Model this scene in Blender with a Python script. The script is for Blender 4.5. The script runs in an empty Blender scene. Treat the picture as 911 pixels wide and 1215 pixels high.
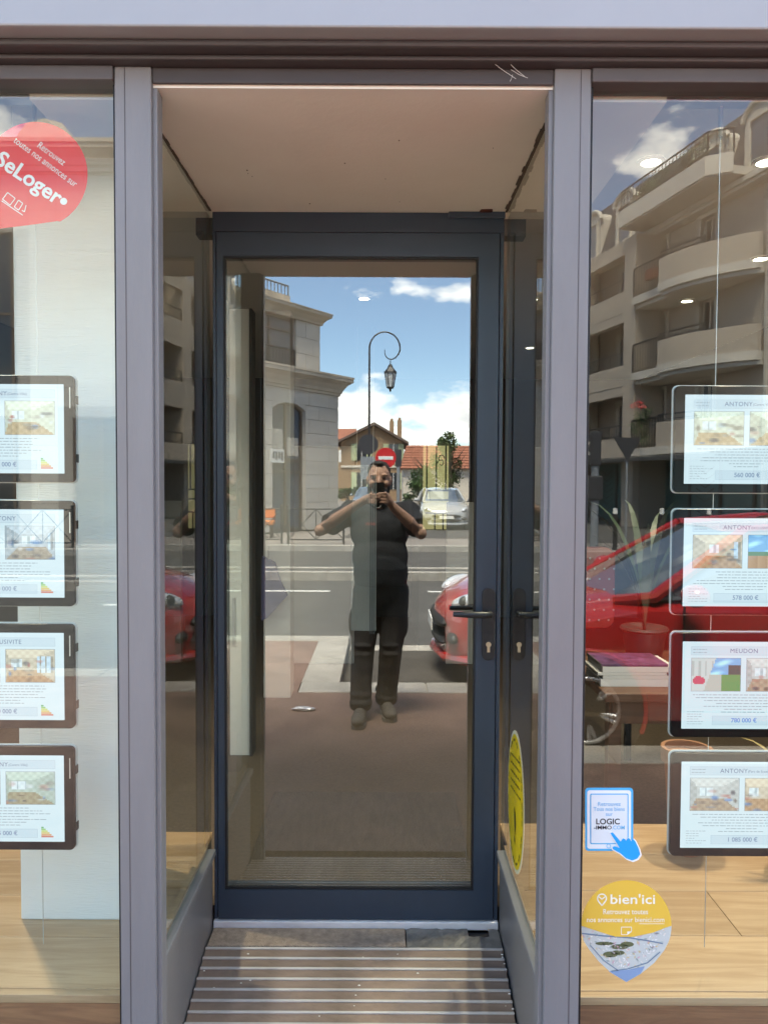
import bpy, bmesh, math, random
import numpy as np
from mathutils import Matrix, Vector, Euler

random.seed(7)
R = math.radians
scene = bpy.context.scene
COL = scene.collection

# ------------------------------------------------------------------ camera
F, CX, CY = 912.0, 455.5, 607.5            # focal length and centre, photo pixels
CAM = Vector((0, 0, 1.593))
CROT = Euler((R(88.0), 0, 0)).to_matrix() @ Matrix.Rotation(R(0.27), 3, 'Z')
cam_d = bpy.data.cameras.new('camera')
cam_d.sensor_fit = 'HORIZONTAL'; cam_d.sensor_width = 36.0; cam_d.lens = 36.0 * F / 911.0
cam_d.clip_start = 0.005; cam_d.clip_end = 3000
cam = bpy.data.objects.new('camera', cam_d); COL.objects.link(cam)
cam.location = CAM; cam.rotation_euler = CROT.to_euler()
scene.camera = cam

def at(px, py, Y):
    """point on the vertical plane at distance Y that shows at a photo pixel"""
    d = CROT @ Vector(((px - CX) / F, -(py - CY) / F, -1.0))
    return CAM + d * (Y / d.y)

# ------------------------------------------------------------------ sky, sun, exposure
SUN_EL, SUN_AZ = R(66), R(-20)               # azimuth from +Y towards +X: over the shop's roof
world = bpy.data.worlds.new('World'); scene.world = world; world.use_nodes = True
wn, wl = world.node_tree.nodes, world.node_tree.links
wn.clear()
def W(t, **k):
    n = wn.new(t)
    for a, b in k.items(): setattr(n, a, b)
    return n
def wmath(op, a, b=None):
    n = W('ShaderNodeMath', operation=op)
    for i, q in enumerate((a, b)):
        if q is None: continue
        if isinstance(q, (int, float)): n.inputs[i].default_value = q
        else: wl.new(q, n.inputs[i])
    return n.outputs[0]
sky = W('ShaderNodeTexSky'); sky.sky_type = 'NISHITA'; sky.sun_disc = False
sky.sun_elevation = SUN_EL; sky.sun_rotation = SUN_AZ
sky.altitude = 1400; sky.air_density = 1.0; sky.dust_density = 0.3; sky.ozone_density = 3.0
tc = W('ShaderNodeTexCoord'); sep = W('ShaderNodeSeparateXYZ'); wl.new(tc.outputs['Generated'], sep.inputs[0])
mapn = W('ShaderNodeMapping'); mapn.inputs['Scale'].default_value = (1, 1, 2.1); mapn.inputs['Location'].default_value = (3.37, 1.2, 0.15)
wl.new(tc.outputs['Generated'], mapn.inputs[0])
n1 = W('ShaderNodeTexNoise'); n1.inputs['Scale'].default_value = 5.2; n1.inputs['Detail'].default_value = 9; n1.inputs['Roughness'].default_value = 0.56
wl.new(mapn.outputs[0], n1.inputs['Vector'])
low = wmath('MULTIPLY', wmath('SUBTRACT', 0.16, sep.outputs[2]), 0.95)   # clouds bank up towards the horizon
low = wmath('MAXIMUM', wmath('MINIMUM', low, 0.13), -0.09)
dens = wmath('ADD', n1.outputs['Fac'], low)
ramp = W('ShaderNodeValToRGB'); ramp.color_ramp.elements[0].position = 0.495; ramp.color_ramp.elements[1].position = 0.575
wl.new(dens, ramp.inputs[0])
shade = W('ShaderNodeValToRGB'); shade.color_ramp.elements[0].position = 0.54; shade.color_ramp.elements[1].position = 0.78
shade.color_ramp.elements[0].color = (8.6, 8.8, 9.2, 1); shade.color_ramp.elements[1].color = (4.4, 4.8, 5.6, 1)
n2 = W('ShaderNodeTexNoise'); n2.inputs['Scale'].default_value = 13; n2.inputs['Detail'].default_value = 7; wl.new(mapn.outputs[0], n2.inputs['Vector'])
wl.new(wmath('ADD', dens, wmath('MULTIPLY', wmath('SUBTRACT', n2.outputs['Fac'], 0.5), 0.55)), shade.inputs[0])
cmix = W('ShaderNodeMixRGB'); wl.new(ramp.outputs[0], cmix.inputs[0]); hsv = W('ShaderNodeHueSaturation'); hsv.inputs['Saturation'].default_value = 1.02; wl.new(sky.outputs[0], hsv.inputs['Color']); wl.new(hsv.outputs[0], cmix.inputs[1]); wl.new(shade.outputs[0], cmix.inputs[2])
bg = W('ShaderNodeBackground'); bg.inputs[1].default_value = 0.14
wl.new(cmix.outputs[0], bg.inputs[0])
wo = W('ShaderNodeOutputWorld'); wl.new(bg.outputs[0], wo.inputs[0])

sun_d = bpy.data.lights.new('sun', 'SUN'); sun_d.energy = 4.6; sun_d.angle = R(28); sun_d.color = (1.0, 0.95, 0.87)
sun = bpy.data.objects.new('sun', sun_d); COL.objects.link(sun)
sdir = Vector((math.sin(SUN_AZ) * math.cos(SUN_EL), math.cos(SUN_AZ) * math.cos(SUN_EL), math.sin(SUN_EL)))
sun.rotation_euler = sdir.to_track_quat('Z', 'Y').to_euler(); sun.location = (6, 12, 30)

vs = scene.view_settings
vs.view_transform = 'Standard'; vs.look = 'None'; vs.gamma = 1.0; vs.use_curve_mapping = False; vs.exposure = 2.68
vs.use_white_balance = True; vs.white_balance_temperature = 7200; vs.white_balance_tint = 3
cy = scene.cycles
cy.use_denoising = True; cy.max_bounces = 12; cy.diffuse_bounces = 4; cy.glossy_bounces = 7
cy.transmission_bounces = 6; cy.transparent_max_bounces = 20; cy.caustics_reflective = False; cy.caustics_refractive = False
cy.sample_clamp_indirect = 6.0

# ------------------------------------------------------------------ materials
MATS = {}
def new_mat(name):
    m = bpy.data.materials.new(name); m.use_nodes = True
    MATS[name] = m
    return m, m.node_tree.nodes, m.node_tree.links, m.node_tree.nodes['Principled BSDF']

def mat(name, col, rough=0.5, metal=0.0, var=0.0, scale=6.0, bump=0.0, bscale=None, col2=None, stretch=(1, 1, 1), spec=0.5, coat=0.0, detail=6, lo=0.3, hi=0.7, rvar=0.0, obj_rand=0.0):
    m, N, L, b = new_mat(name)
    b.inputs['Roughness'].default_value = rough; b.inputs['Metallic'].default_value = metal
    b.inputs['Specular IOR Level'].default_value = spec; b.inputs['Coat Weight'].default_value = coat
    b.inputs['Base Color'].default_value = (*col, 1)
    src = None
    if var or col2 or bump or rvar:
        t = N.new('ShaderNodeTexCoord'); mp = N.new('ShaderNodeMapping'); mp.inputs['Scale'].default_value = stretch
        L.new(t.outputs['Object'], mp.inputs[0])
    if var or col2 or rvar:
        nz = N.new('ShaderNodeTexNoise'); nz.inputs['Scale'].default_value = scale; nz.inputs['Detail'].default_value = detail; nz.inputs['Roughness'].default_value = 0.62
        L.new(mp.outputs[0], nz.inputs['Vector'])
        rp = N.new('ShaderNodeValToRGB'); rp.color_ramp.elements[0].position = lo; rp.color_ramp.elements[1].position = hi
        a = col2 if col2 else tuple(c * (1 - var) for c in col)
        z = col if col2 else tuple(min(1, c * (1 + var)) for c in col)
        rp.color_ramp.elements[0].color = (*a, 1); rp.color_ramp.elements[1].color = (*z, 1)
        L.new(nz.outputs['Fac'], rp.inputs[0]); src = rp.outputs[0]
        if rvar:
            mr = N.new('ShaderNodeMapRange'); mr.inputs['To Min'].default_value = max(0, rough - rvar); mr.inputs['To Max'].default_value = min(1, rough + rvar)
            L.new(nz.outputs['Fac'], mr.inputs[0]); L.new(mr.outputs[0], b.inputs['Roughness'])
    if obj_rand:
        oi = N.new('ShaderNodeObjectInfo'); hs = N.new('ShaderNodeHueSaturation')
        mr2 = N.new('ShaderNodeMapRange'); mr2.inputs['To Min'].default_value = 1 - obj_rand; mr2.inputs['To Max'].default_value = 1 + obj_rand
        L.new(oi.outputs['Random'], mr2.inputs[0]); L.new(mr2.outputs[0], hs.inputs['Value'])
        if src: L.new(src, hs.inputs['Color'])
        else: hs.inputs['Color'].default_value = (*col, 1)
        src = hs.outputs[0]
    if src: L.new(src, b.inputs['Base Color'])
    if bump:
        nb = N.new('ShaderNodeTexNoise'); nb.inputs['Scale'].default_value = bscale or scale * 8; nb.inputs['Detail'].default_value = 4
        L.new(mp.outputs[0], nb.inputs['Vector'])
        bp = N.new('ShaderNodeBump'); bp.inputs['Strength'].default_value = bump; bp.inputs['Distance'].default_value = 0.02
        L.new(nb.outputs['Fac'], bp.inputs['Height']); L.new(bp.outputs[0], b.inputs['Normal'])
    return m

def glass_mat(name, r0, tint, gloss=(1, 1, 1)):
    """pane: see-through with Fresnel mirror reflection, the same from both sides"""
    m, N, L, b = new_mat(name); N.remove(b)
    lw = N.new('ShaderNodeLayerWeight'); lw.inputs[0].default_value = 0.5
    p = N.new('ShaderNodeMath'); p.operation = 'POWER'; p.inputs[1].default_value = 5; L.new(lw.outputs['Facing'], p.inputs[0])
    mr = N.new('ShaderNodeMapRange'); mr.inputs['To Min'].default_value = r0; mr.inputs['To Max'].default_value = 1.0
    L.new(p.outputs[0], mr.inputs[0])
    tr = N.new('ShaderNodeBsdfTransparent'); tr.inputs[0].default_value = (*tint, 1)
    gl = N.new('ShaderNodeBsdfGlossy'); gl.inputs['Color'].default_value = (*gloss, 1); gl.inputs['Roughness'].default_value = 0.0
    mx = N.new('ShaderNodeMixShader'); L.new(mr.outputs[0], mx.inputs[0]); L.new(tr.outputs[0], mx.inputs[1]); L.new(gl.outputs[0], mx.inputs[2])
    L.new(mx.outputs[0], N['Material Output'].inputs[0])
    return m

def clear_mat(name, tint):
    m, N, L, b = new_mat(name); N.remove(b)
    tr = N.new('ShaderNodeBsdfTransparent'); tr.inputs[0].default_value = (*tint, 1)
    L.new(tr.outputs[0], N['Material Output'].inputs[0]); return m

def emit_mat(name, col, s):
    m, N, L, b = new_mat(name); N.remove(b)
    e = N.new('ShaderNodeEmission'); e.inputs[0].default_value = (*col, 1); e.inputs[1].default_value = s
    L.new(e.outputs[0], N['Material Output'].inputs[0]); return m

def attr_mat(name, emit=0.0, rough=0.5):
    """flat print: colour comes from the mesh's colour attribute"""
    m, N, L, b = new_mat(name)
    a = N.new('ShaderNodeVertexColor'); a.layer_name = 'col'
    if emit:
        N.remove(b); e = N.new('ShaderNodeEmission'); e.inputs[1].default_value = emit
        mc = N.new('ShaderNodeMixRGB'); mc.blend_type = 'MULTIPLY'; mc.inputs[0].default_value = 1; mc.inputs[2].default_value = (.84, .97, 1.16, 1)
        L.new(a.outputs[0], mc.inputs[1]); L.new(mc.outputs[0], e.inputs[0]); L.new(e.outputs[0], N['Material Output'].inputs[0])
    else:
        b.inputs['Roughness'].default_value = rough; L.new(a.outputs[0], b.inputs['Base Color'])
    return m

def wood_mat(name, c1, c2, axis=0, rough=0.45, sc=9.0, obj_rand=0.08):
    m, N, L, b = new_mat(name)
    t = N.new('ShaderNodeTexCoord'); mp = N.new('ShaderNodeMapping'); s = [14, 14, 14]; s[axis] = 1.1
    mp.inputs['Scale'].default_value = s; L.new(t.outputs['Object'], mp.inputs[0])
    oi = N.new('ShaderNodeObjectInfo'); ml = N.new('ShaderNodeMath'); ml.operation = 'MULTIPLY'; ml.inputs[1].default_value = 40
    L.new(oi.outputs['Random'], ml.inputs[0])
    cb = N.new('ShaderNodeCombineXYZ')
    for i in range(3): L.new(ml.outputs[0], cb.inputs[i])
    L.new(cb.outputs[0], mp.inputs['Location'])
    nz = N.new('ShaderNodeTexNoise'); nz.inputs['Scale'].default_value = sc / 9; nz.inputs['Detail'].default_value = 8; nz.inputs['Roughness'].default_value = 0.6; nz.inputs['Distortion'].default_value = 1.2
    L.new(mp.outputs[0], nz.inputs['Vector'])
    wv = N.new('ShaderNodeMath'); wv.operation = 'PINGPONG'; wv.inputs[1].default_value = 0.14; L.new(nz.outputs['Fac'], wv.inputs[0])
    rp = N.new('ShaderNodeValToRGB'); rp.color_ramp.elements[0].position = 0.0; rp.color_ramp.elements[1].position = 0.14
    rp.color_ramp.elements[0].color = (*c2, 1); rp.color_ramp.elements[1].color = (*c1, 1); L.new(wv.outputs[0], rp.inputs[0])
    hs = N.new('ShaderNodeHueSaturation'); mr = N.new('ShaderNodeMapRange'); mr.inputs['To Min'].default_value = 1 - obj_rand; mr.inputs['To Max'].default_value = 1 + obj_rand
    L.new(oi.outputs['Random'], mr.inputs[0]); L.new(mr.outputs[0], hs.inputs['Value']); L.new(rp.outputs[0], hs.inputs['Color'])
    L.new(hs.outputs[0], b.inputs['Base Color']); b.inputs['Roughness'].default_value = rough
    return m

mat('frame_paint', (0.205, 0.198, 0.202), 0.42, var=0.11, scale=3.5, stretch=(1, 1, .25), bump=0.04, bscale=140, rvar=0.1)
mat('soffit_shade_joint', (0.066, 0.055, 0.056), 0.5, var=0.12, scale=5, stretch=(.3, 1, 1))  # underside shade worked into this dark colour; joint lines on the posts share it
mat('head_paint', (0.105, 0.096, 0.10), 0.5, var=0.1, scale=4)
mat('fascia_paint', (0.34, 0.345, 0.36), 0.35, var=0.04, scale=2)
mat('door_paint', (0.036, 0.053, 0.080), 0.34, var=0.08, scale=4, rvar=0.06)
mat('gasket', (0.012, 0.012, 0.014), 0.6)
mat('black_metal', (0.014, 0.014, 0.018), 0.42)
mat('brass', (0.75, 0.68, 0.52), 0.3, 1.0)
mat('plaster', (0.86, 0.815, 0.735), 0.8, var=0.06, scale=2.2, bump=0.05, bscale=60, col2=(0.80, 0.745, 0.66), lo=0.2, hi=0.6)
mat('dark_seam', (0.10, 0.075, 0.055), 0.8, var=0.5, scale=18)
mat('rust', (0.09, 0.025, 0.015), 0.8, var=0.4, scale=40)
mat('alu', (0.62, 0.62, 0.64), 0.38, 0.6, var=0.12, scale=9, stretch=(.4, 1, 1), rvar=0.15)
mat('threshold_white', (0.78, 0.77, 0.78), 0.4, 0.1, var=0.15, scale=16, stretch=(.5, 1, 1))
mat('rib', (0.60, 0.56, 0.52), 0.4, 0.35, var=0.25, scale=14, stretch=(.4, 1, 1), rvar=0.15)
mat('slat', (0.25, 0.18, 0.14), 0.55, 0.25, var=0.3, scale=11, stretch=(.5, 1, 1), bump=0.15, bscale=90, rvar=0.15)
mat('doormat', (0.46, 0.35, 0.27), 0.95, var=0.25, scale=40, bump=0.6, bscale=300)
mat('inner_mat', (0.085, 0.068, 0.055), 0.95, var=0.2, scale=50, bump=0.5, bscale=200, stretch=(1, .2, 1))
mat('lead', (0.22, 0.205, 0.19), 0.6, 0.3, var=0.35, scale=14, bump=0.3, bscale=25)
mat('white_paper', (0.80, 0.82, 0.81), 0.8, var=0.03, scale=5, bump=0.2, bscale=150, stretch=(.2, .2, 2.4))
mat('white_paint', (0.80, 0.80, 0.78), 0.6, var=0.02)
mat('cool_panel', (0.55, 0.62, 0.66), 0.5, var=0.03)
mat('steel_blue', (0.16, 0.21, 0.26), 0.5)
mat('bezel', (0.006, 0.006, 0.007), 0.3, spec=0.2)
mat('acrylic', (0.75, 0.78, 0.76), 0.1)
mat('cable', (0.62, 0.62, 0.60), 0.35, 0.5)
wood_mat('oak', (0.62, 0.42, 0.25), (0.49, 0.31, 0.17), obj_rand=0.11)
wood_mat('red_oak', (0.48, 0.24, 0.12), (0.30, 0.14, 0.07), rough=0.5)
wood_mat('table_wood', (0.12, 0.06, 0.035), (0.08, 0.038, 0.022))
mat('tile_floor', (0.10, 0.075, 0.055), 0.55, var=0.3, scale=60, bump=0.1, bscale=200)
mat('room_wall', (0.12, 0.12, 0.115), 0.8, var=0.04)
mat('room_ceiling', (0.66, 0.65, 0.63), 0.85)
mat('dark_panel', (0.055, 0.05, 0.048), 0.6)
emit_mat('lamp_glow', (1.0, 0.93, 0.80), 4.0)
emit_mat('window_glow', (0.95, 0.80, 0.42), 0.10)
attr_mat('screen_print', 0.17)
attr_mat('sticker_print', 0.0, 0.35)
attr_mat('paint_print', 0.0, 0.6)
glass_mat('shop_glass', 0.088, (0.90, 0.94, 0.92))
glass_mat('side_glass', 0.12, (0.84, 0.90, 0.87))
glass_mat('door_glass', 0.175, (0.66, 0.72, 0.71), (1.0, 0.99, 0.98))
clear_mat('glass_back', (0.98, 1.0, 0.99))
# street
mat('pavement_red', (0.20, 0.13, 0.108), 0.9, var=0.24, scale=3.2, detail=12, bump=0.5, bscale=160)
mat('asphalt', (0.072, 0.069, 0.066), 0.9, var=0.26, scale=2.4, detail=12, bump=0.5, bscale=120)
mat('asphalt_bay', (0.060, 0.055, 0.050), 0.92, var=0.3, scale=2.2, bump=0.5, bscale=120)
mat('far_paving', (0.20, 0.18, 0.165), 0.9, var=0.1, scale=1.2)
mat('kerb_stone', (0.30, 0.285, 0.26), 0.85, var=0.24, scale=4, detail=10, bump=0.3, bscale=60, obj_rand=0.08)
mat('road_paint', (0.55, 0.55, 0.53), 0.7, var=0.12, scale=6)
mat('ground', (0.11, 0.105, 0.09), 0.95, var=0.2, scale=0.2)
mat('stone', (0.57, 0.53, 0.465), 0.85, var=0.07, scale=1.6, bump=0.15, bscale=30, obj_rand=0.05)
mat('stone_cornice', (0.46, 0.40, 0.32), 0.85, var=0.28, scale=1.6, stretch=(1, 1, .4), lo=0.25, hi=0.65)
mat('stone_joint', (0.37, 0.335, 0.29), 0.9)
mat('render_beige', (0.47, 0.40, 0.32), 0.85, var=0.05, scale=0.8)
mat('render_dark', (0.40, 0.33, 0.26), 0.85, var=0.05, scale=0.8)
mat('trim_white', (0.60, 0.55, 0.47), 0.7, var=0.08, scale=2)
mat('slate', (0.060, 0.058, 0.060), 0.6, var=0.25, scale=4, stretch=(1, 1, 3))
mat('dark_iron', (0.022, 0.02, 0.02), 0.5)
mat('window_dark', (0.03, 0.034, 0.04), 0.06, spec=0.8)
mat('window_blue', (0.11, 0.13, 0.16), 0.08, spec=0.8)
mat('bronze_frame', (0.12, 0.085, 0.06), 0.5)
mat('teal_panel', (0.07, 0.19, 0.19), 0.4, var=0.2, scale=1.3)
mat('awning', (0.06, 0.058, 0.055), 0.7, var=0.2)
mat('terracotta', (0.18, 0.065, 0.035), 0.8)
mat('brick_wall', (0.36, 0.25, 0.15), 0.9, var=0.3, scale=5.0, col2=(0.24, 0.15, 0.085), bump=0.3, bscale=12)
mat('roof_tile', (0.27, 0.105, 0.065), 0.85, var=0.2, scale=2.5)
mat('roof_dark', (0.12, 0.085, 0.07), 0.85, var=0.2, scale=2.5)
mat('shutter', (0.40, 0.45, 0.27), 0.7)
mat('leaf_a', (0.055, 0.105, 0.030), 0.6, obj_rand=0.1, var=0.35, scale=1.4)
mat('leaf_b', (0.085, 0.12, 0.040), 0.6, var=0.35, scale=1.4)
mat('bark', (0.09, 0.07, 0.055), 0.9, var=0.2)
mat('geranium', (0.45, 0.05, 0.05), 0.6)
# vehicles, signs
mat('car_red', (0.36, 0.012, 0.014), 0.22, coat=1.0, spec=0.6)
mat('car_white', (0.33, 0.34, 0.35), 0.25, coat=1.0)
mat('car_blue', (0.12, 0.16, 0.22), 0.25, coat=1.0)
mat('car_glass', (0.20, 0.24, 0.28), 0.03, 0.6, spec=0.9, coat=0.6)
mat('car_black', (0.015, 0.015, 0.016), 0.5)
mat('tyre', (0.018, 0.018, 0.018), 0.8)
mat('alloy', (0.50, 0.50, 0.50), 0.3, 0.8)
mat('headlight', (0.62, 0.66, 0.70), 0.08, 0.3, coat=1.0)
mat('plate_white', (0.75, 0.75, 0.72), 0.4)
mat('sign_back', (0.035, 0.035, 0.04), 0.5)
mat('sign_grey', (0.22, 0.24, 0.26), 0.5)
mat('lamp_pane', (0.55, 0.58, 0.58), 0.2)
mat('orange_cloth', (0.55, 0.17, 0.04), 0.8)
# person
mat('skin', (0.40, 0.235, 0.165), 0.55, var=0.06, scale=12)
mat('hair', (0.022, 0.016, 0.012), 0.7, var=0.3, scale=80)
mat('tshirt', (0.012, 0.0135, 0.018), 0.85, var=0.12, scale=9, bump=0.5, bscale=18)
mat('trousers', (0.024, 0.023, 0.025), 0.9, var=0.15, scale=9, bump=0.6, bscale=16)
mat('trousers_grey', (0.034, 0.032, 0.033), 0.9, var=0.15, scale=9, bump=0.6, bscale=16)
mat('shoe', (0.10, 0.09, 0.08), 0.8, var=0.2)
mat('sole', (0.17, 0.16, 0.15), 0.8)
mat('cord_white', (0.7, 0.68, 0.64), 0.6)
mat('red_print', (0.5, 0.10, 0.08), 0.7)
# inside things
mat('red_dots', (0.13, 0.012, 0.010), 0.6)
mat('magazine', (0.62, 0.61, 0.60), 0.5, var=0.06, obj_rand=0.12)
mat('magazine_cover', (0.11, 0.05, 0.12), 0.3, var=0.6, scale=22)
mat('pot_clay', (0.28, 0.13, 0.07), 0.8, var=0.1)
mat('pot_glass', (0.03, 0.03, 0.028), 0.4)
mat('palm_dark', (0.022, 0.038, 0.022), 0.5)
mat('blade', (0.16, 0.27, 0.08), 0.5)
mat('dry_blade', (0.36, 0.27, 0.11), 0.6)
mat('blue_cloth', (0.10, 0.11, 0.26), 0.8, var=0.2)

# ------------------------------------------------------------------ mesh builder
def tag(o, label=None, cat=None, group=None, kind=None):
    if label: o['label'] = label
    if cat: o['category'] = cat
    if group: o['group'] = group
    if kind: o['kind'] = kind
    return o

ROOTM = {}
def thing(name, loc, label, cat, group=None, rz=0.0):
    o = bpy.data.objects.new(name, None); COL.objects.link(o); o.empty_display_size = 0.1
    o.location = loc; o.rotation_euler = (0, 0, rz)
    ROOTM[o.name] = Matrix.Translation(Vector(loc)) @ Matrix.Rotation(rz, 4, 'Z')
    return tag(o, label, cat, group)

class MB:
    def __init__(s): s.v = []; s.f = []; s.m = []; s.c = []; s.mi = 0; s.col = (1, 1, 1)
    def add(s, vs, fs):
        b = len(s.v); s.v += [tuple(q) for q in vs]
        for f in fs: s.f.append(tuple(b + i for i in f)); s.m.append(s.mi); s.c.append(s.col)
        return s
    def box(s, x0, x1, y0, y1, z0, z1):
        if x0 > x1: x0, x1 = x1, x0
        if y0 > y1: y0, y1 = y1, y0
        if z0 > z1: z0, z1 = z1, z0
        return s.add([(x0, y0, z0), (x1, y0, z0), (x1, y1, z0), (x0, y1, z0), (x0, y0, z1), (x1, y0, z1), (x1, y1, z1), (x0, y1, z1)],
                     [(0, 3, 2, 1), (4, 5, 6, 7), (0, 1, 5, 4), (1, 2, 6, 5), (2, 3, 7, 6), (3, 0, 4, 7)])
    def hexa(s, a, b):
        """two quads of 4 points each, joined"""
        return s.add(list(a) + list(b), [(3, 2, 1, 0), (4, 5, 6, 7), (0, 1, 5, 4), (1, 2, 6, 5), (2, 3, 7, 6), (3, 0, 4, 7)])
    def quad(s, *p): return s.add(p, [tuple(range(len(p)))])
    def cyl(s, p0, p1, r0, r1=None, n=12, caps=True):
        r1 = r0 if r1 is None else r1
        p0, p1 = Vector(p0), Vector(p1); d = (p1 - p0).normalized()
        a = d.orthogonal().normalized(); b = d.cross(a)
        ring = lambda p, r: [p + (a * math.cos(t) + b * math.sin(t)) * r for t in [2 * math.pi * i / n for i in range(n)]]
        vs = ring(p0, r0) + ring(p1, r1)
        fs = [(i, (i + 1) % n, n + (i + 1) % n, n + i) for i in range(n)]
        if caps: fs += [tuple(reversed(range(n))), tuple(range(n, 2 * n))]
        return s.add(vs, fs)
    def tube(s, pts, r, n=8, caps=True):
        pts = [Vector(p) for p in pts]; rs = r if isinstance(r, (list, tuple)) else [r] * len(pts)
        vs = []; a = None
        for i, p in enumerate(pts):
            d = (pts[min(i + 1, len(pts) - 1)] - pts[max(i - 1, 0)]).normalized()
            a = d.orthogonal().normalized() if a is None else (a - d * a.dot(d)).normalized()
            b = d.cross(a)
            vs += [p + (a * math.cos(2 * math.pi * k / n) + b * math.sin(2 * math.pi * k / n)) * rs[i] for k in range(n)]
        fs = []
        for i in range(len(pts) - 1):
            for k in range(n):
                fs.append((i * n + k, i * n + (k + 1) % n, (i + 1) * n + (k + 1) % n, (i + 1) * n + k))
        if caps: fs += [tuple(reversed(range(n))), tuple(range((len(pts) - 1) * n, len(pts) * n))]
        return s.add(vs, fs)
    def ball(s, c, r, n=14, m=10, rot=None):
        c = Vector(c); r = (r, r, r) if isinstance(r, (int, float)) else r; vs = []; fs = []
        for i in range(m + 1):
            t = math.pi * i / m
            for k in range(n):
                q = 2 * math.pi * k / n
                p = Vector((r[0] * math.sin(t) * math.cos(q), r[1] * math.sin(t) * math.sin(q), r[2] * math.cos(t)))
                vs.append(c + (rot @ p if rot else p))
        for i in range(m):
            for k in range(n):
                f = (i * n + k, (i + 1) * n + k, (i + 1) * n + (k + 1) % n, i * n + (k + 1) % n)
                fs.append(f)
        return s.add(vs, fs)
    def prism(s, pts, fn0, fn1):
        """outline extruded between two placing functions"""
        n = len(pts); vs = [fn0(*p) for p in pts] + [fn1(*p) for p in pts]
        fs = [tuple(reversed(range(n))), tuple(range(n, 2 * n))] + [(i, (i + 1) % n, n + (i + 1) % n, n + i) for i in range(n)]
        return s.add(vs, fs)
    def lathe(s, c, prof, n=20):
        c = Vector(c); vs = []; fs = []
        for r, z in prof:
            vs += [c + Vector((r * math.cos(2 * math.pi * k / n), r * math.sin(2 * math.pi * k / n), z)) for k in range(n)]
        for i in range(len(prof) - 1):
            for k in range(n): fs.append((i * n + k, i * n + (k + 1) % n, (i + 1) * n + (k + 1) % n, (i + 1) * n + k))
        return s.add(vs, fs)
    def mesh(s, name, mats, inv=None, smooth=False, colors=False, clean=False):
        me = bpy.data.meshes.new(name)
        v = [inv @ Vector(p) for p in s.v] if inv is not None else s.v
        me.from_pydata([tuple(p) for p in v], [], s.f)
        for m in (mats if isinstance(mats, (list, tuple)) else [mats]): me.materials.append(MATS[m])
        me.polygons.foreach_set('material_index', s.m)
        if colors:
            ca = me.color_attributes.new('col', 'FLOAT_COLOR', 'CORNER'); arr = []
            for f, c in zip(s.f, s.c): arr += [c[0], c[1], c[2], 1.0] * len(f)
            ca.data.foreach_set('color', arr)
        if clean:
            bm = bmesh.new(); bm.from_mesh(me); bmesh.ops.remove_doubles(bm, verts=bm.verts, dist=1e-5)
            bmesh.ops.recalc_face_normals(bm, faces=bm.faces); bm.to_mesh(me); bm.free()
        if smooth:
            me.polygons.foreach_set('use_smooth', [True] * len(me.polygons)); me.set_sharp_from_angle(angle=R(35))
        me.update(); return me
    def build(s, name, mats, parent=None, world=True, smooth=False, bevel=0.0, colors=False, clean=False):
        inv = None; root = parent
        while root is not None and root.parent is not None: root = root.parent
        if root is not None and world and root.name in ROOTM: inv = ROOTM[root.name].inverted()
        me = s.mesh(name, mats, inv, smooth, colors, clean)
        return link(name, me, parent, bevel)

def link(name, me, parent=None, bevel=0.0):
    o = bpy.data.objects.new(name, me); COL.objects.link(o); o.parent = parent
    if bevel:
        b = o.modifiers.new('bevel', 'BEVEL'); b.width = bevel; b.segments = 2; b.limit_method = 'ANGLE'; b.harden_normals = False
    return o

def bx(name, m, dims, parent=None, bevel=0.0, world=True):
    return MB().box(*dims).build(name, m, parent, world, bevel=bevel)

def copy_tree(o, parent=None):
    c = o.copy(); COL.objects.link(c); c.parent = parent
    for ch in list(o.children): copy_tree(ch, c)
    return c

def text_geo(s, size=1.0, bold=0.0, align='CENTER', spacing=1.0):
    cu = bpy.data.curves.new('t', 'FONT'); cu.body = s; cu.size = size; cu.align_x = align; cu.align_y = 'CENTER'
    cu.offset = bold * size; cu.space_character = spacing; cu.resolution_u = 3; cu.fill_mode = 'FRONT'
    o = bpy.data.objects.new('t', cu); COL.objects.link(o)
    dg = bpy.context.evaluated_depsgraph_get(); me = bpy.data.meshes.new_from_object(o.evaluated_get(dg))
    v = [tuple(p.co) for p in me.vertices]; f = [tuple(p.vertices) for p in me.polygons]
    bpy.data.objects.remove(o); bpy.data.curves.remove(cu); bpy.data.meshes.remove(me)
    return v, f
def add_text(mb, s, fn, size, bold=0.0, align='CENTER', spacing=1.0, width=None):
    """fn maps flat text coordinates to the surface"""
    v, f = text_geo(s, size, bold, align, spacing)
    k = 1.0
    if width and v:
        k = width / (max(p[0] for p in v) - min(p[0] for p in v))
    mb.add([fn(p[0] * k, p[1]) for p in v], f)

def pane(name, axes, parent, m):
    """glass sheet: reflecting outer face, clear inner face and edges. axes = box dims plus which face is outer"""
    dims, outer = axes
    mb = MB(); mb.box(*dims)
    order = ['z-', 'z+', 'y-', 'x+', 'y+', 'x-']
    for i, k in enumerate(order): mb.m[i] = 0 if k == outer else 1
    return mb.build(name, [m, 'glass_back'], parent)

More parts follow.
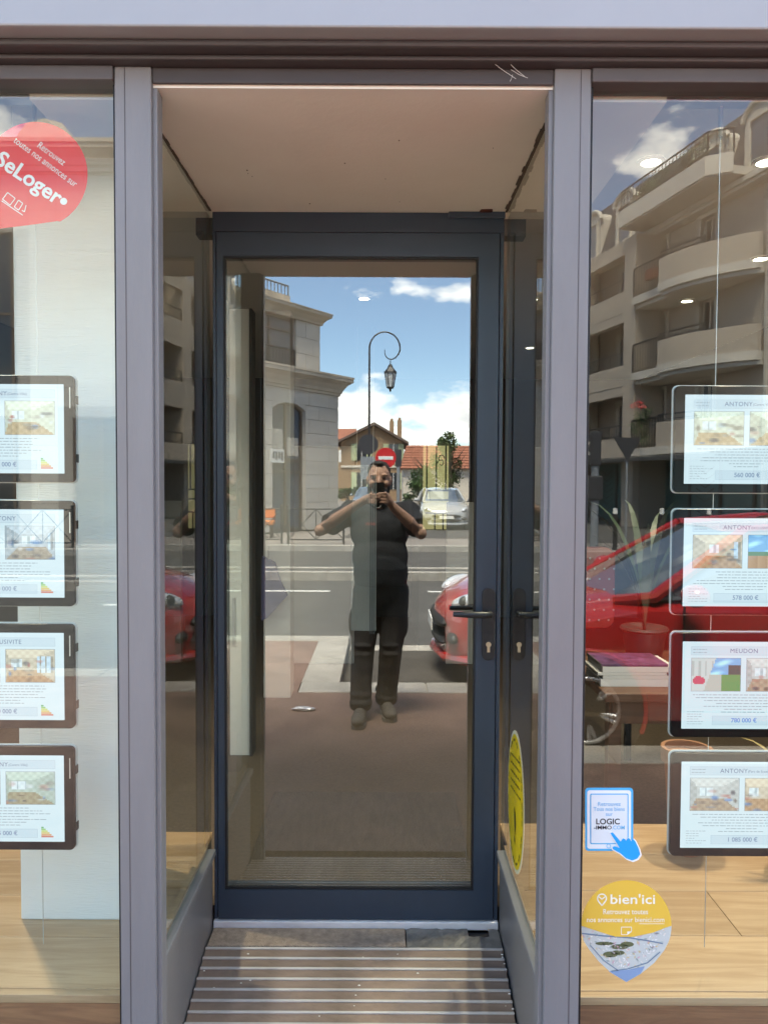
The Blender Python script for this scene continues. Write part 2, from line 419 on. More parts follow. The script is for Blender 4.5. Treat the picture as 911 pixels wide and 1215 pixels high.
# ================================================================== THE STREET (behind the camera, seen in the glass)
ZR, ZF = -0.10, 0.04                         # road level, far pavement level
def structure(name, mb, m, **k): return tag(mb.build(name, m, **k), kind='structure')
structure('ground', MB().box(-400, 400, -500, 300, -0.6, -0.26), 'ground')
structure('road', MB().box(-60, 60, -14.6, -3.09, -0.25, ZR), 'asphalt')
structure('parking_bay', MB().box(-0.35, 14, -2.83, -1.19, -0.25, ZR + 0.004), 'asphalt_bay')
pv = MB().box(-60, 60, -0.89, 1.66, -0.25, 0.0)
pv.box(-60, -0.66, -2.83, -0.892, -0.25, 0.0)
pv.box(14.3, 60, -2.83, -0.892, -0.25, 0.0)
structure('pavement', pv, 'pavement_red')
structure('far_pavement', MB().box(-60, 60, -120, -14.85, -0.25, ZF), 'far_paving')
sst = MB().add([(-1.2, -17.5, ZF + .006), (11.0, -17.5, ZF + .006), (5.0, -60, ZF + .006), (1.5, -60, ZF + .006)], [(3, 2, 1, 0)])
structure('side_street', sst, 'asphalt')
mk = MB()
for k in range(-4, 5):
    mk.box(-3.9 + k * 4.6, -0.85 + k * 4.6, -7.28, -7.15, ZR + .002, ZR + .006)
structure('road_marking', mk, 'road_paint')

kerb_mesh = {}
def kerb_row(name, x0, x1, y0, y1, z0, z1, step, axis=0):
    base = structure(name, MB().box(x0 + .01, x1 - .01, y0 + .01, y1 - .01, z0, z1 - 0.012), 'stone_joint')
    w = 0.006
    if axis == 0:
        n = max(1, round((x1 - x0) / step)); L = (x1 - x0) / n
        key = (round(L, 3), round(y1 - y0, 3), round(z1 - z0, 3))
        dims = (w, L - w, 0, y1 - y0, 0, z1 - z0)
    else:
        n = max(1, round((y1 - y0) / step)); L = (y1 - y0) / n
        key = ('y', round(L, 3), round(x1 - x0, 3)); dims = (0, x1 - x0, w, L - w, 0, z1 - z0)
    if key not in kerb_mesh: kerb_mesh[key] = MB().box(*dims).mesh('kerb_stone', 'kerb_stone')
    for i in range(n):
        o = link('kerb_stone', kerb_mesh[key], base, 0.008)
        o.location = (x0 + (i * L if axis == 0 else 0), y0 + (i * L if axis else 0), z0)
kerb_row('kerb', -0.66, 14.34, -1.19, -0.89, -0.24, 0.006, 1.0)
kerb_row('kerb', -0.66, -0.35, -2.83, -1.192, -0.24, 0.006, 0.82, axis=1)
kerb_row('kerb', -12.35, -0.35, -3.09, -2.832, -0.24, 0.006, 1.0)
structure('gutter', MB().box(-0.35, 14.3, -3.09, -2.832, -0.24, ZR + .008), 'kerb_stone')
structure('traffic_island', MB().box(-14, 14, -9.3, -8.8, -0.2, ZF - 0.01), 'asphalt')
kerb_row('kerb', -14, 14, -8.8, -8.6, -0.2, ZF + .01, 1.0)
kerb_row('kerb', -14, 14, -9.5, -9.3, -0.2, ZF + .01, 1.0)
kerb_row('kerb', -18, 18, -14.85, -14.6, -0.2, ZF + .01, 1.0)

# ---- helpers for facades. local frame: x along the wall, -y outwards, z up
def wall_open(mb, x0, x1, z0, z1, holes, y=0.0, depth=0.22):
    xs = sorted({x0, x1, *[h[0] for h in holes], *[h[1] for h in holes]}); zs = sorted({z0, z1, *[h[2] for h in holes], *[h[3] for h in holes]})
    for i in range(len(xs) - 1):
        for k in range(len(zs) - 1):
            cx_, cz_ = (xs[i] + xs[i + 1]) / 2, (zs[k] + zs[k + 1]) / 2
            if any(h[0] < cx_ < h[1] and h[2] < cz_ < h[3] for h in holes): continue
            mb.quad((xs[i], y, zs[k]), (xs[i + 1], y, zs[k]), (xs[i + 1], y, zs[k + 1]), (xs[i], y, zs[k + 1]))
    for a, b, c, d in holes:
        e = y + depth
        mb.quad((a, y, c), (a, y, d), (a, e, d), (a, e, c)); mb.quad((b, y, d), (b, y, c), (b, e, c), (b, e, d))
        mb.quad((a, y, c), (a, e, c), (b, e, c), (b, y, c)); mb.quad((a, y, d), (b, y, d), (b, e, d), (a, e, d))
def window(root, a, b, c, d, y=0.2, frame='trim_white', glass='window_dark', bars=1, surround=None, sy=0.0, transom=None):
    g = MB().box(a, b, y + .02, y + .05, c, d).build('window', glass, root, world=False)
    fr = MB(); t = 0.07
    fr.box(a, a + t, y - .04, y + .018, c, d); fr.box(b - t, b, y - .04, y + .018, c, d)
    fr.box(a + t, b - t, y - .04, y + .018, c, c + t); fr.box(a + t, b - t, y - .04, y + .018, d - t, d)
    for k in range(bars):
        xm = a + (b - a) * (k + 1) / (bars + 1); fr.box(xm - t / 2, xm + t / 2, y - .038, y + .018, c + t, d - t)
    if transom: fr.box(a + t, b - t, y - .036, y + .017, transom - .03, transom + .03)
    fr.build('window_frame', frame, g, world=False)
    if surround:
        s = MB(); w = .16
        s.box(a - w, a, sy - .05, sy + .02, c - .02, d); s.box(b, b + w, sy - .05, sy + .02, c - .02, d); s.box(a - w - .03, b + w + .03, sy - .07, sy + .02, d, d + w)
        s.build('window_surround', surround, g, world=False)
    return g
def railing(root, pts, z0, h, m='dark_iron', step=0.13, r=0.016, name='railing', world=False):
    mb = MB()
    for i in range(len(pts) - 1):
        p, q = Vector((*pts[i], 0)), Vector((*pts[i + 1], 0)); L = (q - p).length; n = max(1, int(L / step))
        mb.cyl(p + Vector((0, 0, z0 + h)), q + Vector((0, 0, z0 + h)), .032, n=6); mb.cyl(p + Vector((0, 0, z0 + .1)), q + Vector((0, 0, z0 + .1)), .014, n=6)
        for k in range(n + 1):
            a = p.lerp(q, k / n); rr = .03 if k in (0, n) else r
            mb.cyl(a + Vector((0, 0, z0)), a + Vector((0, 0, z0 + h)), rr, n=5)
    return mb.build(name, m, root, world=world)
def leaves(mb, c, r, n, size, rnd):
    for _ in range(n):
        while True:
            p = Vector((rnd.uniform(-1, 1), rnd.uniform(-1, 1), rnd.uniform(-1, 1)))
            if 0.15 < p.length < 1: break
        p = p * (0.55 + 0.45 * rnd.random())
        q = Vector(c) + Vector((p.x * r[0], p.y * r[1], p.z * r[2]))
        a = Vector((rnd.gauss(0, 1), rnd.gauss(0, 1), rnd.gauss(0, 1))).normalized(); b = a.orthogonal().normalized()
        s = size * rnd.uniform(.6, 1.4)
        mb.quad(q - a * s, q - b * s * .45, q + a * s, q + b * s * .45)

# ---- corner building on the left: side facade along the side street, tall block on the main road
LB = thing('corner_building', (-1.61, -22.06, ZF), 'pale stone corner building with an arched window, deep cornices and a roof terrace', 'building', rz=math.atan2(.825, -.565))
# local x runs from the far corner towards the main road (6.7 m), -y faces the side street
rnd = random.Random(3)
core = MB(); core.box(0.02, 6.6, 0.30, 8, 0, 5.0); core.box(.82, 6.6, 0.45, 8, 5.0, 7.2)
core_o = core.build('wall', 'stone_joint', LB, world=False)
def block_wall(x0, x1, z0, z1, holes, ch, lw, y0, y1, parent, name='stone_block', m='stone', arch=None):
    nz = round((z1 - z0) / ch); hh = (z1 - z0) / nz; g = 0.0045
    for k in range(nz):
        a, b = z0 + k * hh, z0 + (k + 1) * hh
        cuts = [x0]; x = x0 + (lw * .5 if k % 2 else lw)
        while x < x1 - .2: cuts.append(x); x += lw
        cuts.append(x1)
        segs = [(cuts[i], cuts[i + 1]) for i in range(len(cuts) - 1)]
        for h in holes:
            if h[2] < (a + b) / 2 < h[3]:
                ns = []
                for s0, s1 in segs:
                    if s1 <= h[0] or s0 >= h[1]: ns.append((s0, s1)); continue
                    if s0 < h[0] - .05: ns.append((s0, h[0]))
                    if s1 > h[1] + .05: ns.append((h[1], s1))
                segs = ns
        for s0, s1 in segs:
            MB().box(s0 + g, s1 - g, y0 + rnd.uniform(0, .006), y1, a + g, b - g).build(name, m, parent, world=False, bevel=0.006)
A0, A1, AZ = 1.76, 3.36, 4.05
block_wall(0, 6.65, 0.05, 4.65, [(A0, A1, -1, 4.3), (4.6, 6.0, -1, 4.3)], 0.46, 1.05, 0.0, 0.28, core_o)
# arch heads: solid segments above the springing
for a, b in ((A0, A1), (4.6, 6.0)):
    mb = MB(); n = 14; cxm, hw = (a + b) / 2, (b - a) / 2
    curve = [(cxm - hw + 2 * hw * i / n, 3.98 + 0.24 * (1 - ((2 * i / n) - 1) ** 2)) for i in range(n + 1)]
    for i in range(n):
        p, q = curve[i], curve[i + 1]
        mb.hexa([(p[0], .01, p[1]), (q[0], .01, q[1]), (q[0], .27, q[1]), (p[0], .27, p[1])], [(p[0], .01, 4.26), (q[0], .01, 4.26), (q[0], .27, 4.26), (p[0], .27, 4.26)])
    mb.build('arch_head', 'stone', LB, world=False)
    g = MB().prism([(a, 0), (b, 0)] + list(reversed(curve)), lambda x, z: (x, .24, z), lambda x, z: (x, .29, z)).build('window', 'window_blue', LB, world=False)
    fr = MB(); t = .07
    fr.box(a, a + t, .16, .236, 0, 4.0); fr.box(b - t, b, .16, .236, 0, 4.0); fr.box(cxm - .05, cxm + .05, .165, .236, 0, 4.2)
    for zz in (0.1, 1.98, 2.35): fr.box(a + t, b - t, .17, .236, zz - .04, zz + .04)
    fr.tube([(p[0], .2, p[1] - .03) for p in curve], .045, 6)
    fr.build('window_frame', 'bronze_frame', g, world=False)
    for k, (u0, u1) in enumerate(((a + .12, cxm - .08), (cxm + .08, b - .12))):
        bx('blind', 'trim_white', (u0, u1, .225, .236, 2.5, 3.1 + .25 * k), g, world=False)
bx('wall_plaque', 'plate_white', (2.85, 3.5, -.03, -.002, 2.25, 2.68), LB, world=False)
pq = MB()
for k in range(4): pq.box(2.92 + k * .13, 3.0 + k * .13, -.036, -.031, 2.34 + .05 * (k % 2), 2.6)
pq.build('plaque_print', 'sign_back', LB, world=False)
def cornice(root, x0, x1, z0, prof, y0, m='stone_cornice', name='cornice', ret=True):
    """profile (out, up) swept along the wall, turning the end at x0"""
    mb = MB(); n = len(prof)
    secs = [[(x0 - o, y0 - o, z0 + u) for o, u in prof], [(x1, y0 - o, z0 + u) for o, u in prof]]
    if ret: secs = [[(x0 - o, y0 + 3.0, z0 + u) for o, u in prof]] + secs
    vs = [p for s in secs for p in s]; fs = []
    for i in range(len(secs) - 1):
        for k in range(n - 1): fs.append((i * n + k, (i + 1) * n + k, (i + 1) * n + k + 1, i * n + k + 1))
    fs.append(tuple(range((len(secs) - 1) * n, len(secs) * n)))
    mb.add(vs, fs); mb.box(x0 + .01, x1 - .01, y0 + .01, y0 + 3, z0 + .01, z0 + prof[-1][1] - .01)
    return mb.build(name, m, root, world=False)
cornice(LB, 0, 6.6, 4.65, [(0, 0), (.05, 0), (.05, .08), (.09, .10), (.12, .2), (.22, .36), (.34, .46), (.38, .48), (.38, .58), (.40, .60), (.40, .66), (0, .70)], 0.0)
block_wall(.82, 2.05, 5.36, 6.98, [], 0.54, .75, 0.16, .45, core_o)
block_wall(4.3, 6.6, 5.36, 6.98, [], 0.54, .75, 0.16, .45, core_o)
window(LB, 2.07, 4.28, 5.38, 6.98, y=.34, frame='bronze_frame', glass='window_blue', bars=1, transom=6.55)
railing(LB, [(2.1, .2), (4.25, .2)], 5.4, .55, step=.14)
cornice(LB, .82, 6.6, 6.98, [(0, 0), (.06, 0), (.08, .08), (.18, .2), (.28, .26), (.30, .28), (.30, .36), (.32, .37), (.32, .40), (0, .44)], 0.16)
tp = MB(); tp.box(2.2, 3.4, .3, .8, 7.42, 7.72); tp.build('parapet', 'stone_cornice', LB, world=False)
railing(LB, [(2.25, .34), (6.5, .34)], 7.42, .62, m='sign_grey', step=.16, r=.02)
# tall block on the main road (its front at y = -16.5 in the world), seen in the left shop window
front = MB(); front.box(-26, -5.62, -24, -16.5, ZF, 9.6)
fo = front.build('front_wall', 'stone_joint', LB)
ROOTL = ROOTM['corner_building']
fmesh = {}
fwin = [(-11.6, -9.55, 3.9, 8.0), (-11.6, -9.55, 0.4, 3.3), (-8.0, -6.6, 0.1, 3.3)]
for k in range(19):
    for i in range(9):
        x0_ = -12.0 + i * .71; z0_ = ZF + .02 + k * .503
        if any(x0_ + .71 > w[0] + .02 and x0_ < w[1] - .02 and z0_ + .5 > w[2] + .02 and z0_ < w[3] - .02 for w in fwin): continue
        if 'b' not in fmesh: fmesh['b'] = MB().box(.005, .705, 0, .05, .005, .498).mesh('stone_block', 'stone')
        o = link('stone_block', fmesh['b'], fo, 0.004)
        o.matrix_local = ROOTL.inverted() @ Matrix.Translation((x0_, -16.5 - .002, z0_))
        o.matrix_local = ROOTL.inverted() @ (Matrix.Translation((x0_ + .71, -16.498, z0_)) @ Matrix.Rotation(math.pi, 4, 'Z'))
for w in fwin:
    g = MB().box(w[0], w[1], -16.49, -16.465, w[2], w[3]).build('window', 'window_dark', LB)
    fr = MB()
    for xx in (w[0], (w[0] + w[1]) / 2, w[1]): fr.box(xx - .04, xx + .04, -16.464, -16.42, w[2], w[3])
    for zz in (w[2], (w[2] + w[3]) / 2, w[3]): fr.box(w[0] + .041, w[1] - .041, -16.463, -16.425, zz - .03, zz + .03)
    fr.build('window_frame', 'bronze_frame', g)
fc = MB(); prof = [(0, 0), (.08, 0), (.08, .12), (.14, .14), (.2, .3), (.36, .44), (.42, .46), (.42, .56), (.46, .58), (.46, .68), (0, .75)]
for s0, s1 in ((-26, -5.3),):
    n = len(prof); fc.add([(s0, -16.45 + o, 9.55 + u) for o, u in prof] + [(s1, -16.45 + o, 9.55 + u) for o, u in prof], [(k, k + 1, n + k + 1, n + k) for k in range(n - 1)] + [tuple(range(n, 2 * n))])
fc.box(-26, -5.4, -20, -16.46, 9.5, 10.25)
fc.build('cornice', 'stone_cornice', LB)
ad = MB()
for xx in (-8.9,):
    ad.prism([(-.75, 0), (.75, 0), (.7, .45), (.45, .75), (0, .87), (-.45, .75), (-.7, .45)], lambda x, z: (xx + x, -16.9, 10.25 + z), lambda x, z: (xx + x, -18.4, 10.25 + z))
ad.build('dormer', 'trim_white', LB)

# ---- apartment building on the right with balconies, along the side street
RB = thing('apartment_building', (12.41, -17.53, ZF), 'beige apartment building with curved balconies, loggias and arched dormers in a slate roof', 'building', rz=math.atan2(-.9733, -.2297))
FL = [0.0, 2.95, 5.75, 8.55, 10.95]
body = MB()
holes = [(.7, 1.8, FL[k] + .9, FL[k] + 2.3) for k in (1, 2, 3)]
body_h = list(holes)
for k in (1, 2, 3):
    top = min(FL[k] + 2.25, 10.8)
    body_h += [(5.4, 6.2, FL[k] + .02, top), (8.2, 9.1, FL[k] + .02, top)]
    body_h += [(20.0, 21.2, FL[k] + .9, top), (22.8, 24.0, FL[k] + .9, top)]
wall_open(body, 0, 9.6, FL[1], FL[4], [h for h in body_h if h[1] < 9.6])
wall_open(body, 18.6, 25.0, FL[1], FL[4], [h for h in body_h if h[0] > 18.6])
body.box(0.01, 25.0, .35, 9, 0, FL[4] - .01)
body.quad((0, 0, FL[1]), (0, 0, FL[4]), (0, 9, FL[4]), (0, 9, FL[1]))
body.build('wall', 'render_beige', RB, world=False)
for h in holes + [h for h in body_h if h[0] > 18.6]: window(RB, *h, y=.15, surround='trim_white')
for k in (1, 2, 3):
    top = min(FL[k] + 2.25, 10.8)
    for j, (a, b) in enumerate(((5.4, 6.2), (8.2, 9.1))): window(RB, a, b, FL[k] + .02, top, y=.15, glass='window_blue' if j else 'window_dark', surround='trim_white')
jn = MB()
for zz in (4.3, 5.7, 7.1, 8.45, 9.9): jn.box(.02, 3.2, -.012, .01, zz, zz + .03)
jn.build('string_course', 'render_dark', RB, world=False)
# loggia bays beyond the pier
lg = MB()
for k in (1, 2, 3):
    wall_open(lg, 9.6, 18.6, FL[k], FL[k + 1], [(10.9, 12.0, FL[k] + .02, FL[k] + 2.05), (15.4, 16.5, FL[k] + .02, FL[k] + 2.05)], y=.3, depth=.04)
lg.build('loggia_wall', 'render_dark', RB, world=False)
for k in (1, 2, 3):
    for a in (10.9, 15.4): window(RB, a, a + 1.1, FL[k] + .02, FL[k] + 2.05, y=.28, glass='window_blue', surround='trim_white', sy=.3)
    sl = MB(); sl.box(9.15, 13.6, -1.15, .3, FL[k] - .25, FL[k]); sl.box(14.4, 18.2, -1.15, .3, FL[k] - .25, FL[k])
    sl.build('loggia_slab', 'trim_white', RB, world=False)
    pp = MB(); pp.box(9.15, 13.6, -1.2, -1.06, FL[k] - .35, FL[k] + .45); pp.box(14.4, 18.2, -1.2, -1.06, FL[k] - .35, FL[k] + .45)
    pp.build('parapet', 'render_beige', RB, world=False)
    railing(RB, [(9.15, -1.13), (13.6, -1.13)], FL[k] + .45, .5, step=.5); railing(RB, [(14.4, -1.13), (18.2, -1.13)], FL[k] + .45, .5, step=.5)
    if k > 1: bx('lintel', 'render_beige', (9.15, 18.2, -1.19, -.9, FL[k] - .72, FL[k] - .36), RB, world=False)
bx('lintel', 'render_beige', (9.15, 18.2, -1.19, -.9, FL[4] - .55, FL[4]), RB, world=False)
for a, b in ((8.35, 9.15), (13.6, 14.4), (18.2, 19.0)): bx('pier', 'render_beige', (a, b, -1.22, .2, 0, FL[4]), RB, world=False, bevel=.02)
# curved balconies
def arc_pts(n=14):
    pts = []
    for i in range(n + 1):
        t = i / n; x = 2.9 + t * 3.4; pts.append((x, -(0.35 + 1.25 * math.sin(min(1, t * 1.15) * math.pi / 2) ** .8)))
    return pts
for k in (1, 2, 3):
    z = FL[k]; arc = arc_pts(); end = arc[-1]
    sl = MB(); outline = [(2.9, .2)] + arc + [(6.3, -1.35), (8.35, -1.35), (8.35, .2)]
    sl.prism(list(reversed(outline)), lambda x, y: (x, y, z - .28), lambda x, y: (x, y, z))
    o2 = [(2.9, .2)] + [(x, y + .12) for x, y in arc] + [(6.3, -1.2), (8.3, -1.2), (8.3, .2)]
    sl.prism(list(reversed(o2)), lambda x, y: (x, y, z - .42), lambda x, y: (x, y, z - .285))
    sl.build('balcony_slab', 'trim_white', RB, world=False)
    pp = MB()
    for i in range(len(arc) - 1):
        a, b = arc[i], arc[i + 1]
        pp.hexa([(a[0], a[1] + .02, z + .003), (b[0], b[1] + .02, z + .003), (b[0], b[1] + .16, z + .003), (a[0], a[1] + .16, z + .003)],
                [(a[0], a[1] + .02, z + .82), (b[0], b[1] + .02, z + .82), (b[0], b[1] + .16, z + .82), (a[0], a[1] + .16, z + .82)])
    pp.build('balcony_parapet', 'render_beige', RB, world=False)
    railing(RB, [(6.32, -1.3), (8.33, -1.3)], z, 1.05, step=.16)
    railing(RB, [(4.35, arc[6][1] + .09), (6.28, end[1] + .09)], z + .82, .26, step=1.0)
bx('downpipe', 'trim_white', (2.72, 2.84, -.14, -.02, 0, FL[4]), RB, world=False)
# gutter, mansard, dormers, attic terrace
gt = MB(); gt.box(-.1, 25.1, -.42, .3, FL[4], FL[4] + .14); gt.box(-.1, 25.1, -.52, -.40, FL[4] + .10, FL[4] + .28)
gt.build('gutter', 'trim_white', RB, world=False)
rf = MB(); rf.hexa([(-.05, -.2, FL[4] + .15), (25.0, -.2, FL[4] + .15), (25.0, 9, FL[4] + .15), (-.05, 9, FL[4] + .15)], [(-.05, .75, FL[4] + 3.1), (25.0, .75, FL[4] + 3.1), (25.0, 8, FL[4] + 3.1), (-.05, 8, FL[4] + 3.1)])
roof = rf.build('roof', 'slate', RB, world=False)
def dormer(u, w=1.5, h=1.75, z=FL[4] + .45):
    mb = MB(); n = 10
    arch = [(-w / 2, 0), (w / 2, 0)] + [(w / 2 * math.cos(t), h + .42 * math.sin(t)) for t in [math.pi * i / n for i in range(n + 1)]]
    inner = [(-w / 2 + .28, .25), (w / 2 - .28, .25), (w / 2 - .28, h - .05), (-w / 2 + .28, h - .05)]
    mb.prism(arch, lambda x, q: (u + x, -.02, z + q), lambda x, q: (u + x, 1.6, z + q))
    d = mb.build('dormer', 'trim_white', roof, world=False)
    lip = MB(); lip.tube([(u + (w / 2 + .06) * math.cos(t), -.06, z + h + .48 * math.sin(t)) for t in [math.pi * i / n for i in range(n + 1)]], .09, 6); lip.build('dormer_hood', 'trim_white', roof, world=False)
    gl = MB().box(u - w / 2 + .3, u + w / 2 - .3, -.035, -.024, z + .25, z + h - .05).build('dormer_window', 'window_blue', roof, world=False)
    fr = MB(); a, b = u - w / 2 + .22, u + w / 2 - .22
    fr.box(a, a + .1, -.1, -.022, z + .2, z + h); fr.box(b - .1, b, -.1, -.022, z + .2, z + h); fr.box(a + .1, b - .1, -.1, -.022, z + h - .1, z + h); fr.box(a + .1, b - .1, -.1, -.022, z + .15, z + .25)
    fr.build('dormer_frame', 'trim_white', roof, world=False)
for u in (3.3, 11.2, 13.9, 16.6, 20.5, 23.3): dormer(u)
dormer(6.0, 2.2, 1.7)
at_ = MB(); at_.prism([(3.4, .3), (9.0, .3), (9.0, -1.5), (3.9, -1.5), (3.4, -.9)], lambda x, y: (x, y, FL[4] + .3), lambda x, y: (x, y, FL[4] + .55))
at_.build('terrace_slab', 'trim_white', RB, world=False)
tpz = MB(); tpz.box(3.9, 9.0, -1.56, -1.4, FL[4] + .35, FL[4] + .95); tpz.hexa([(3.9, -1.56, FL[4] + .35), (3.9, -1.4, FL[4] + .35), (3.48, -.87, FL[4] + .35), (3.36, -.95, FL[4] + .35)], [(3.9, -1.56, FL[4] + .95), (3.9, -1.4, FL[4] + .95), (3.48, -.87, FL[4] + .95), (3.36, -.95, FL[4] + .95)])
tpz.build('parapet', 'trim_white', RB, world=False)
railing(RB, [(3.42, -.9), (3.9, -1.48), (9.0, -1.48)], FL[4] + .95, .75, step=.2)
rl = random.Random(5); gp = MB()
for _ in range(26): leaves(gp, (rl.uniform(4.3, 8.8), -1.1, FL[4] + 1.2 + rl.uniform(0, .5)), (.35, .25, .4), 40, .07, rl)
gp.build('terrace_plants', 'leaf_b', RB, world=False)
fp = MB()
for _ in range(9): leaves(fp, (rl.uniform(6.9, 8.2), -1.3, FL[1] + .7 + rl.uniform(-.4, .7)), (.3, .25, .35), 60, .06, rl)
fp.build('balcony_plants', 'leaf_a', RB, world=False)
fg = MB()
for _ in range(3): leaves(fg, (rl.uniform(6.8, 8.2), -1.5, FL[1] + 1.5 + rl.uniform(-.3, .3)), (.22, .15, .15), 30, .06, rl)
fg.build('balcony_flowers', 'geranium', RB, world=False)
bx('flower_pot', 'terracotta', (6.6, 7.1, -1.6, -1.38, FL[3] + .3, FL[3] + .65), RB, world=False)
# ground floor: dark canopy over teal shop windows
cn = MB(); cn.hexa([(0, -1.9, 2.45), (20.4, -1.9, 2.45), (20.4, 0, 2.62), (0, 0, 2.62)], [(0, -1.9, 2.58), (20.4, -1.9, 2.58), (20.4, 0, 2.85), (0, 0, 2.85)])
cn.build('canopy', 'awning', RB, world=False)
for i in range(12):
    u = .2 + i * 1.68
    p = bx('shop_panel', 'teal_panel', (u, u + 1.55, .2, .3, .15, 2.5), RB, world=False)
    bx('mullion', 'dark_iron', (u + 1.55, u + 1.68, .15, .31, .0, 2.5), RB, world=False)
    ch = MB()
    for k in range(7):
        for s in (-1, 1):
            ch.hexa([(u + .78, .19, .5 + k * .25), (u + .78 + s * .5, .19, .72 + k * .25), (u + .78 + s * .5, .198, .72 + k * .25), (u + .78, .198, .5 + k * .25)],
                    [(u + .78, .19, .55 + k * .25), (u + .78 + s * .5, .19, .77 + k * .25), (u + .78 + s * .5, .198, .77 + k * .25), (u + .78, .198, .55 + k * .25)])
    if i % 2: ch.build('chevron', 'dark_iron', p, world=False)

# ---- far houses
H1 = thing('gabled_house', (-1.0, -70, ZF), 'brown stone gabled house with pale green shutters and two chimneys behind the street lamp', 'house')
hw = MB(); hw.prism([(-3.2, 0), (2.8, 0), (2.8, 5.75), (0, 7.3), (-3.2, 5.75)], lambda x, z: (-1 + x, -70, ZF + z), lambda x, z: (-1 + x, -80, ZF + z)); hw.build('wall', 'brick_wall', H1)
hr = MB()
for s, e in ((-1, -3.75), (1, 3.35)):
    hr.hexa([(-1 + e, -69.4, 5.55), (-1, -69.4, 7.42), (-1, -81, 7.42), (-1 + e, -81, 5.55)], [(-1 + e, -69.4, 5.78), (-1, -69.4, 7.68), (-1, -81, 7.68), (-1 + e, -81, 5.78)])
hro = hr.build('roof', 'roof_dark', H1)
for xx, zz in ((.75, 8.4), (1.55, 8.5)): MB().box(xx - .22, xx + .22, -74.4, -73.9, 6.0, zz - .25).box(xx - .14, xx + .14, -74.3, -74.0, zz - .25, zz).build('chimney', 'brick_wall', hro)
for xx, zz in ((-2.2, 4.0), (.9, 4.0), (-2.2, 1.2), (.9, 1.2)):
    g = MB().box(xx - .45, xx + .45, -69.99, -69.95, zz, zz + 1.6).build('window', 'window_dark', H1)
    MB().box(xx - .03, xx + .03, -69.945, -69.93, zz, zz + 1.6).build('window_frame', 'plate_white', g)
    for s in (-1, 1): bx('shutter', 'shutter', (xx + s * .47, xx + s * 1.0, -69.98, -69.92, zz - .02, zz + 1.62), g)
bx('string_course', 'trim_white', (-4.2, 1.8, -69.98, -69.9, 3.3, 3.5), H1)
H2 = thing('red_roofed_house', (5.0, -58, ZF), 'low white house with a steep red tiled roof beside the gabled house', 'house')
MB().box(1.55, 9, -64, -58, ZF, 3.1).build('wall', 'trim_white', H2)
r2 = MB().hexa([(1.3, -57.6, 2.95), (9.4, -57.6, 2.95), (9.4, -64.4, 2.95), (1.3, -64.4, 2.95)], [(1.9, -60.9, 5.0), (9.2, -60.9, 5.0), (9.2, -61.1, 5.0), (1.9, -61.1, 5.0)]).build('roof', 'roof_tile', H2)
for k in range(9):
    f = k / 9; MB().box(1.3 + .6 * f, 9.3, -57.6 - 3.3 * f - .05, -57.6 - 3.3 * f + .02, 2.97 + 2.05 * f, 3.02 + 2.05 * f).build('tile_row', 'roof_tile', r2)
H3 = thing('pink_house', (-6.5, -90, ZF), 'distant pinkish house seen between stone corner building and gabled house', 'house')
MB().box(-10, -3.6, -98, -90, ZF, 7.2).build('wall', 'brick_wall', H3)
MB().hexa([(-10.3, -89.7, 7.2), (-3.3, -89.7, 7.2), (-3.3, -98.3, 7.2), (-10.3, -98.3, 7.2)], [(-10, -93.9, 8.8), (-3.6, -93.9, 8.8), (-3.6, -94.1, 8.8), (-10, -94.1, 8.8)]).build('roof', 'roof_tile', H3)
for k in range(3): bx('window', 'plate_white', (-5.6 + k * .7, -5.2 + k * .7, -89.97, -89.9, 4.4, 5.9), H3)

def tree(name, loc, label, h, blobs, m, leaf, seed, group=None, n=500):
    rr = random.Random(seed); t = thing(name, loc, label, 'tree', group); x, y, z = loc
    tk = MB(); tk.tube([(x, y, z - .1), (x + .05, y, z + h * .25), (x - .04, y + .05, z + h * .5), (x + .03, y, z + h * .8)], [.16, .12, .09, .03], 8)
    for k in range(6):
        a = rr.uniform(0, 6.28); tk.tube([(x, y, z + h * (.3 + .08 * k)), (x + math.cos(a) * h * .12, y + math.sin(a) * h * .12, z + h * (.42 + .08 * k)), (x + math.cos(a) * h * .2, y + math.sin(a) * h * .2, z + h * (.55 + .07 * k))], [.05, .035, .012], 6)
    tk.build('trunk', 'bark', t)
    cr = MB()
    for c, r in blobs:
        for _ in range(9):
            d = Vector((rr.gauss(0, .5) * r[0], rr.gauss(0, .5) * r[1], rr.gauss(0, .5) * r[2]))
            leaves(cr, (x + c[0] + d.x, y + c[1] + d.y, z + c[2] + d.z), (r[0] * .5, r[1] * .5, r[2] * .5), n // 9, leaf, rr)
    cr.build('crown', m, t)
tree('street_tree', (2.45, -41, ZF), 'bushy green tree in front of the red tiled roof', 3.6, [((0, 0, 2.0), (1.0, 1.0, 1.0)), ((.2, 0, 1.0), (1.1, 1, .8))], 'leaf_a', .09, 1, n=1500)
tree('street_tree', (4.2, -44, ZF), 'taller wispy tree against the apartment building end', 5.2, [((0, 0, 3.0), (1.0, 1.0, 1.2)), ((-.4, 0, 4.1), (.9, .8, .6)), ((0, 0, 1.5), (1.2, 1, 1.2))], 'leaf_b', .09, 2, n=1300)
tree('garden_shrub', (-3.4, -66, ZF), 'low hedge-like shrub under the gabled house windows', 1.5, [((0, 0, .8), (1.4, .6, .6)), ((2.4, 0, .7), (1.2, .6, .5))], 'leaf_b', .12, 3, n=900)
tree('pavement_shrub', (-4.7, -17.0, ZF), 'potted shrub on the far pavement by the arched window', 1.6, [((0, 0, 1.2), (.45, .45, .6))], 'leaf_a', .05, 4, n=900)

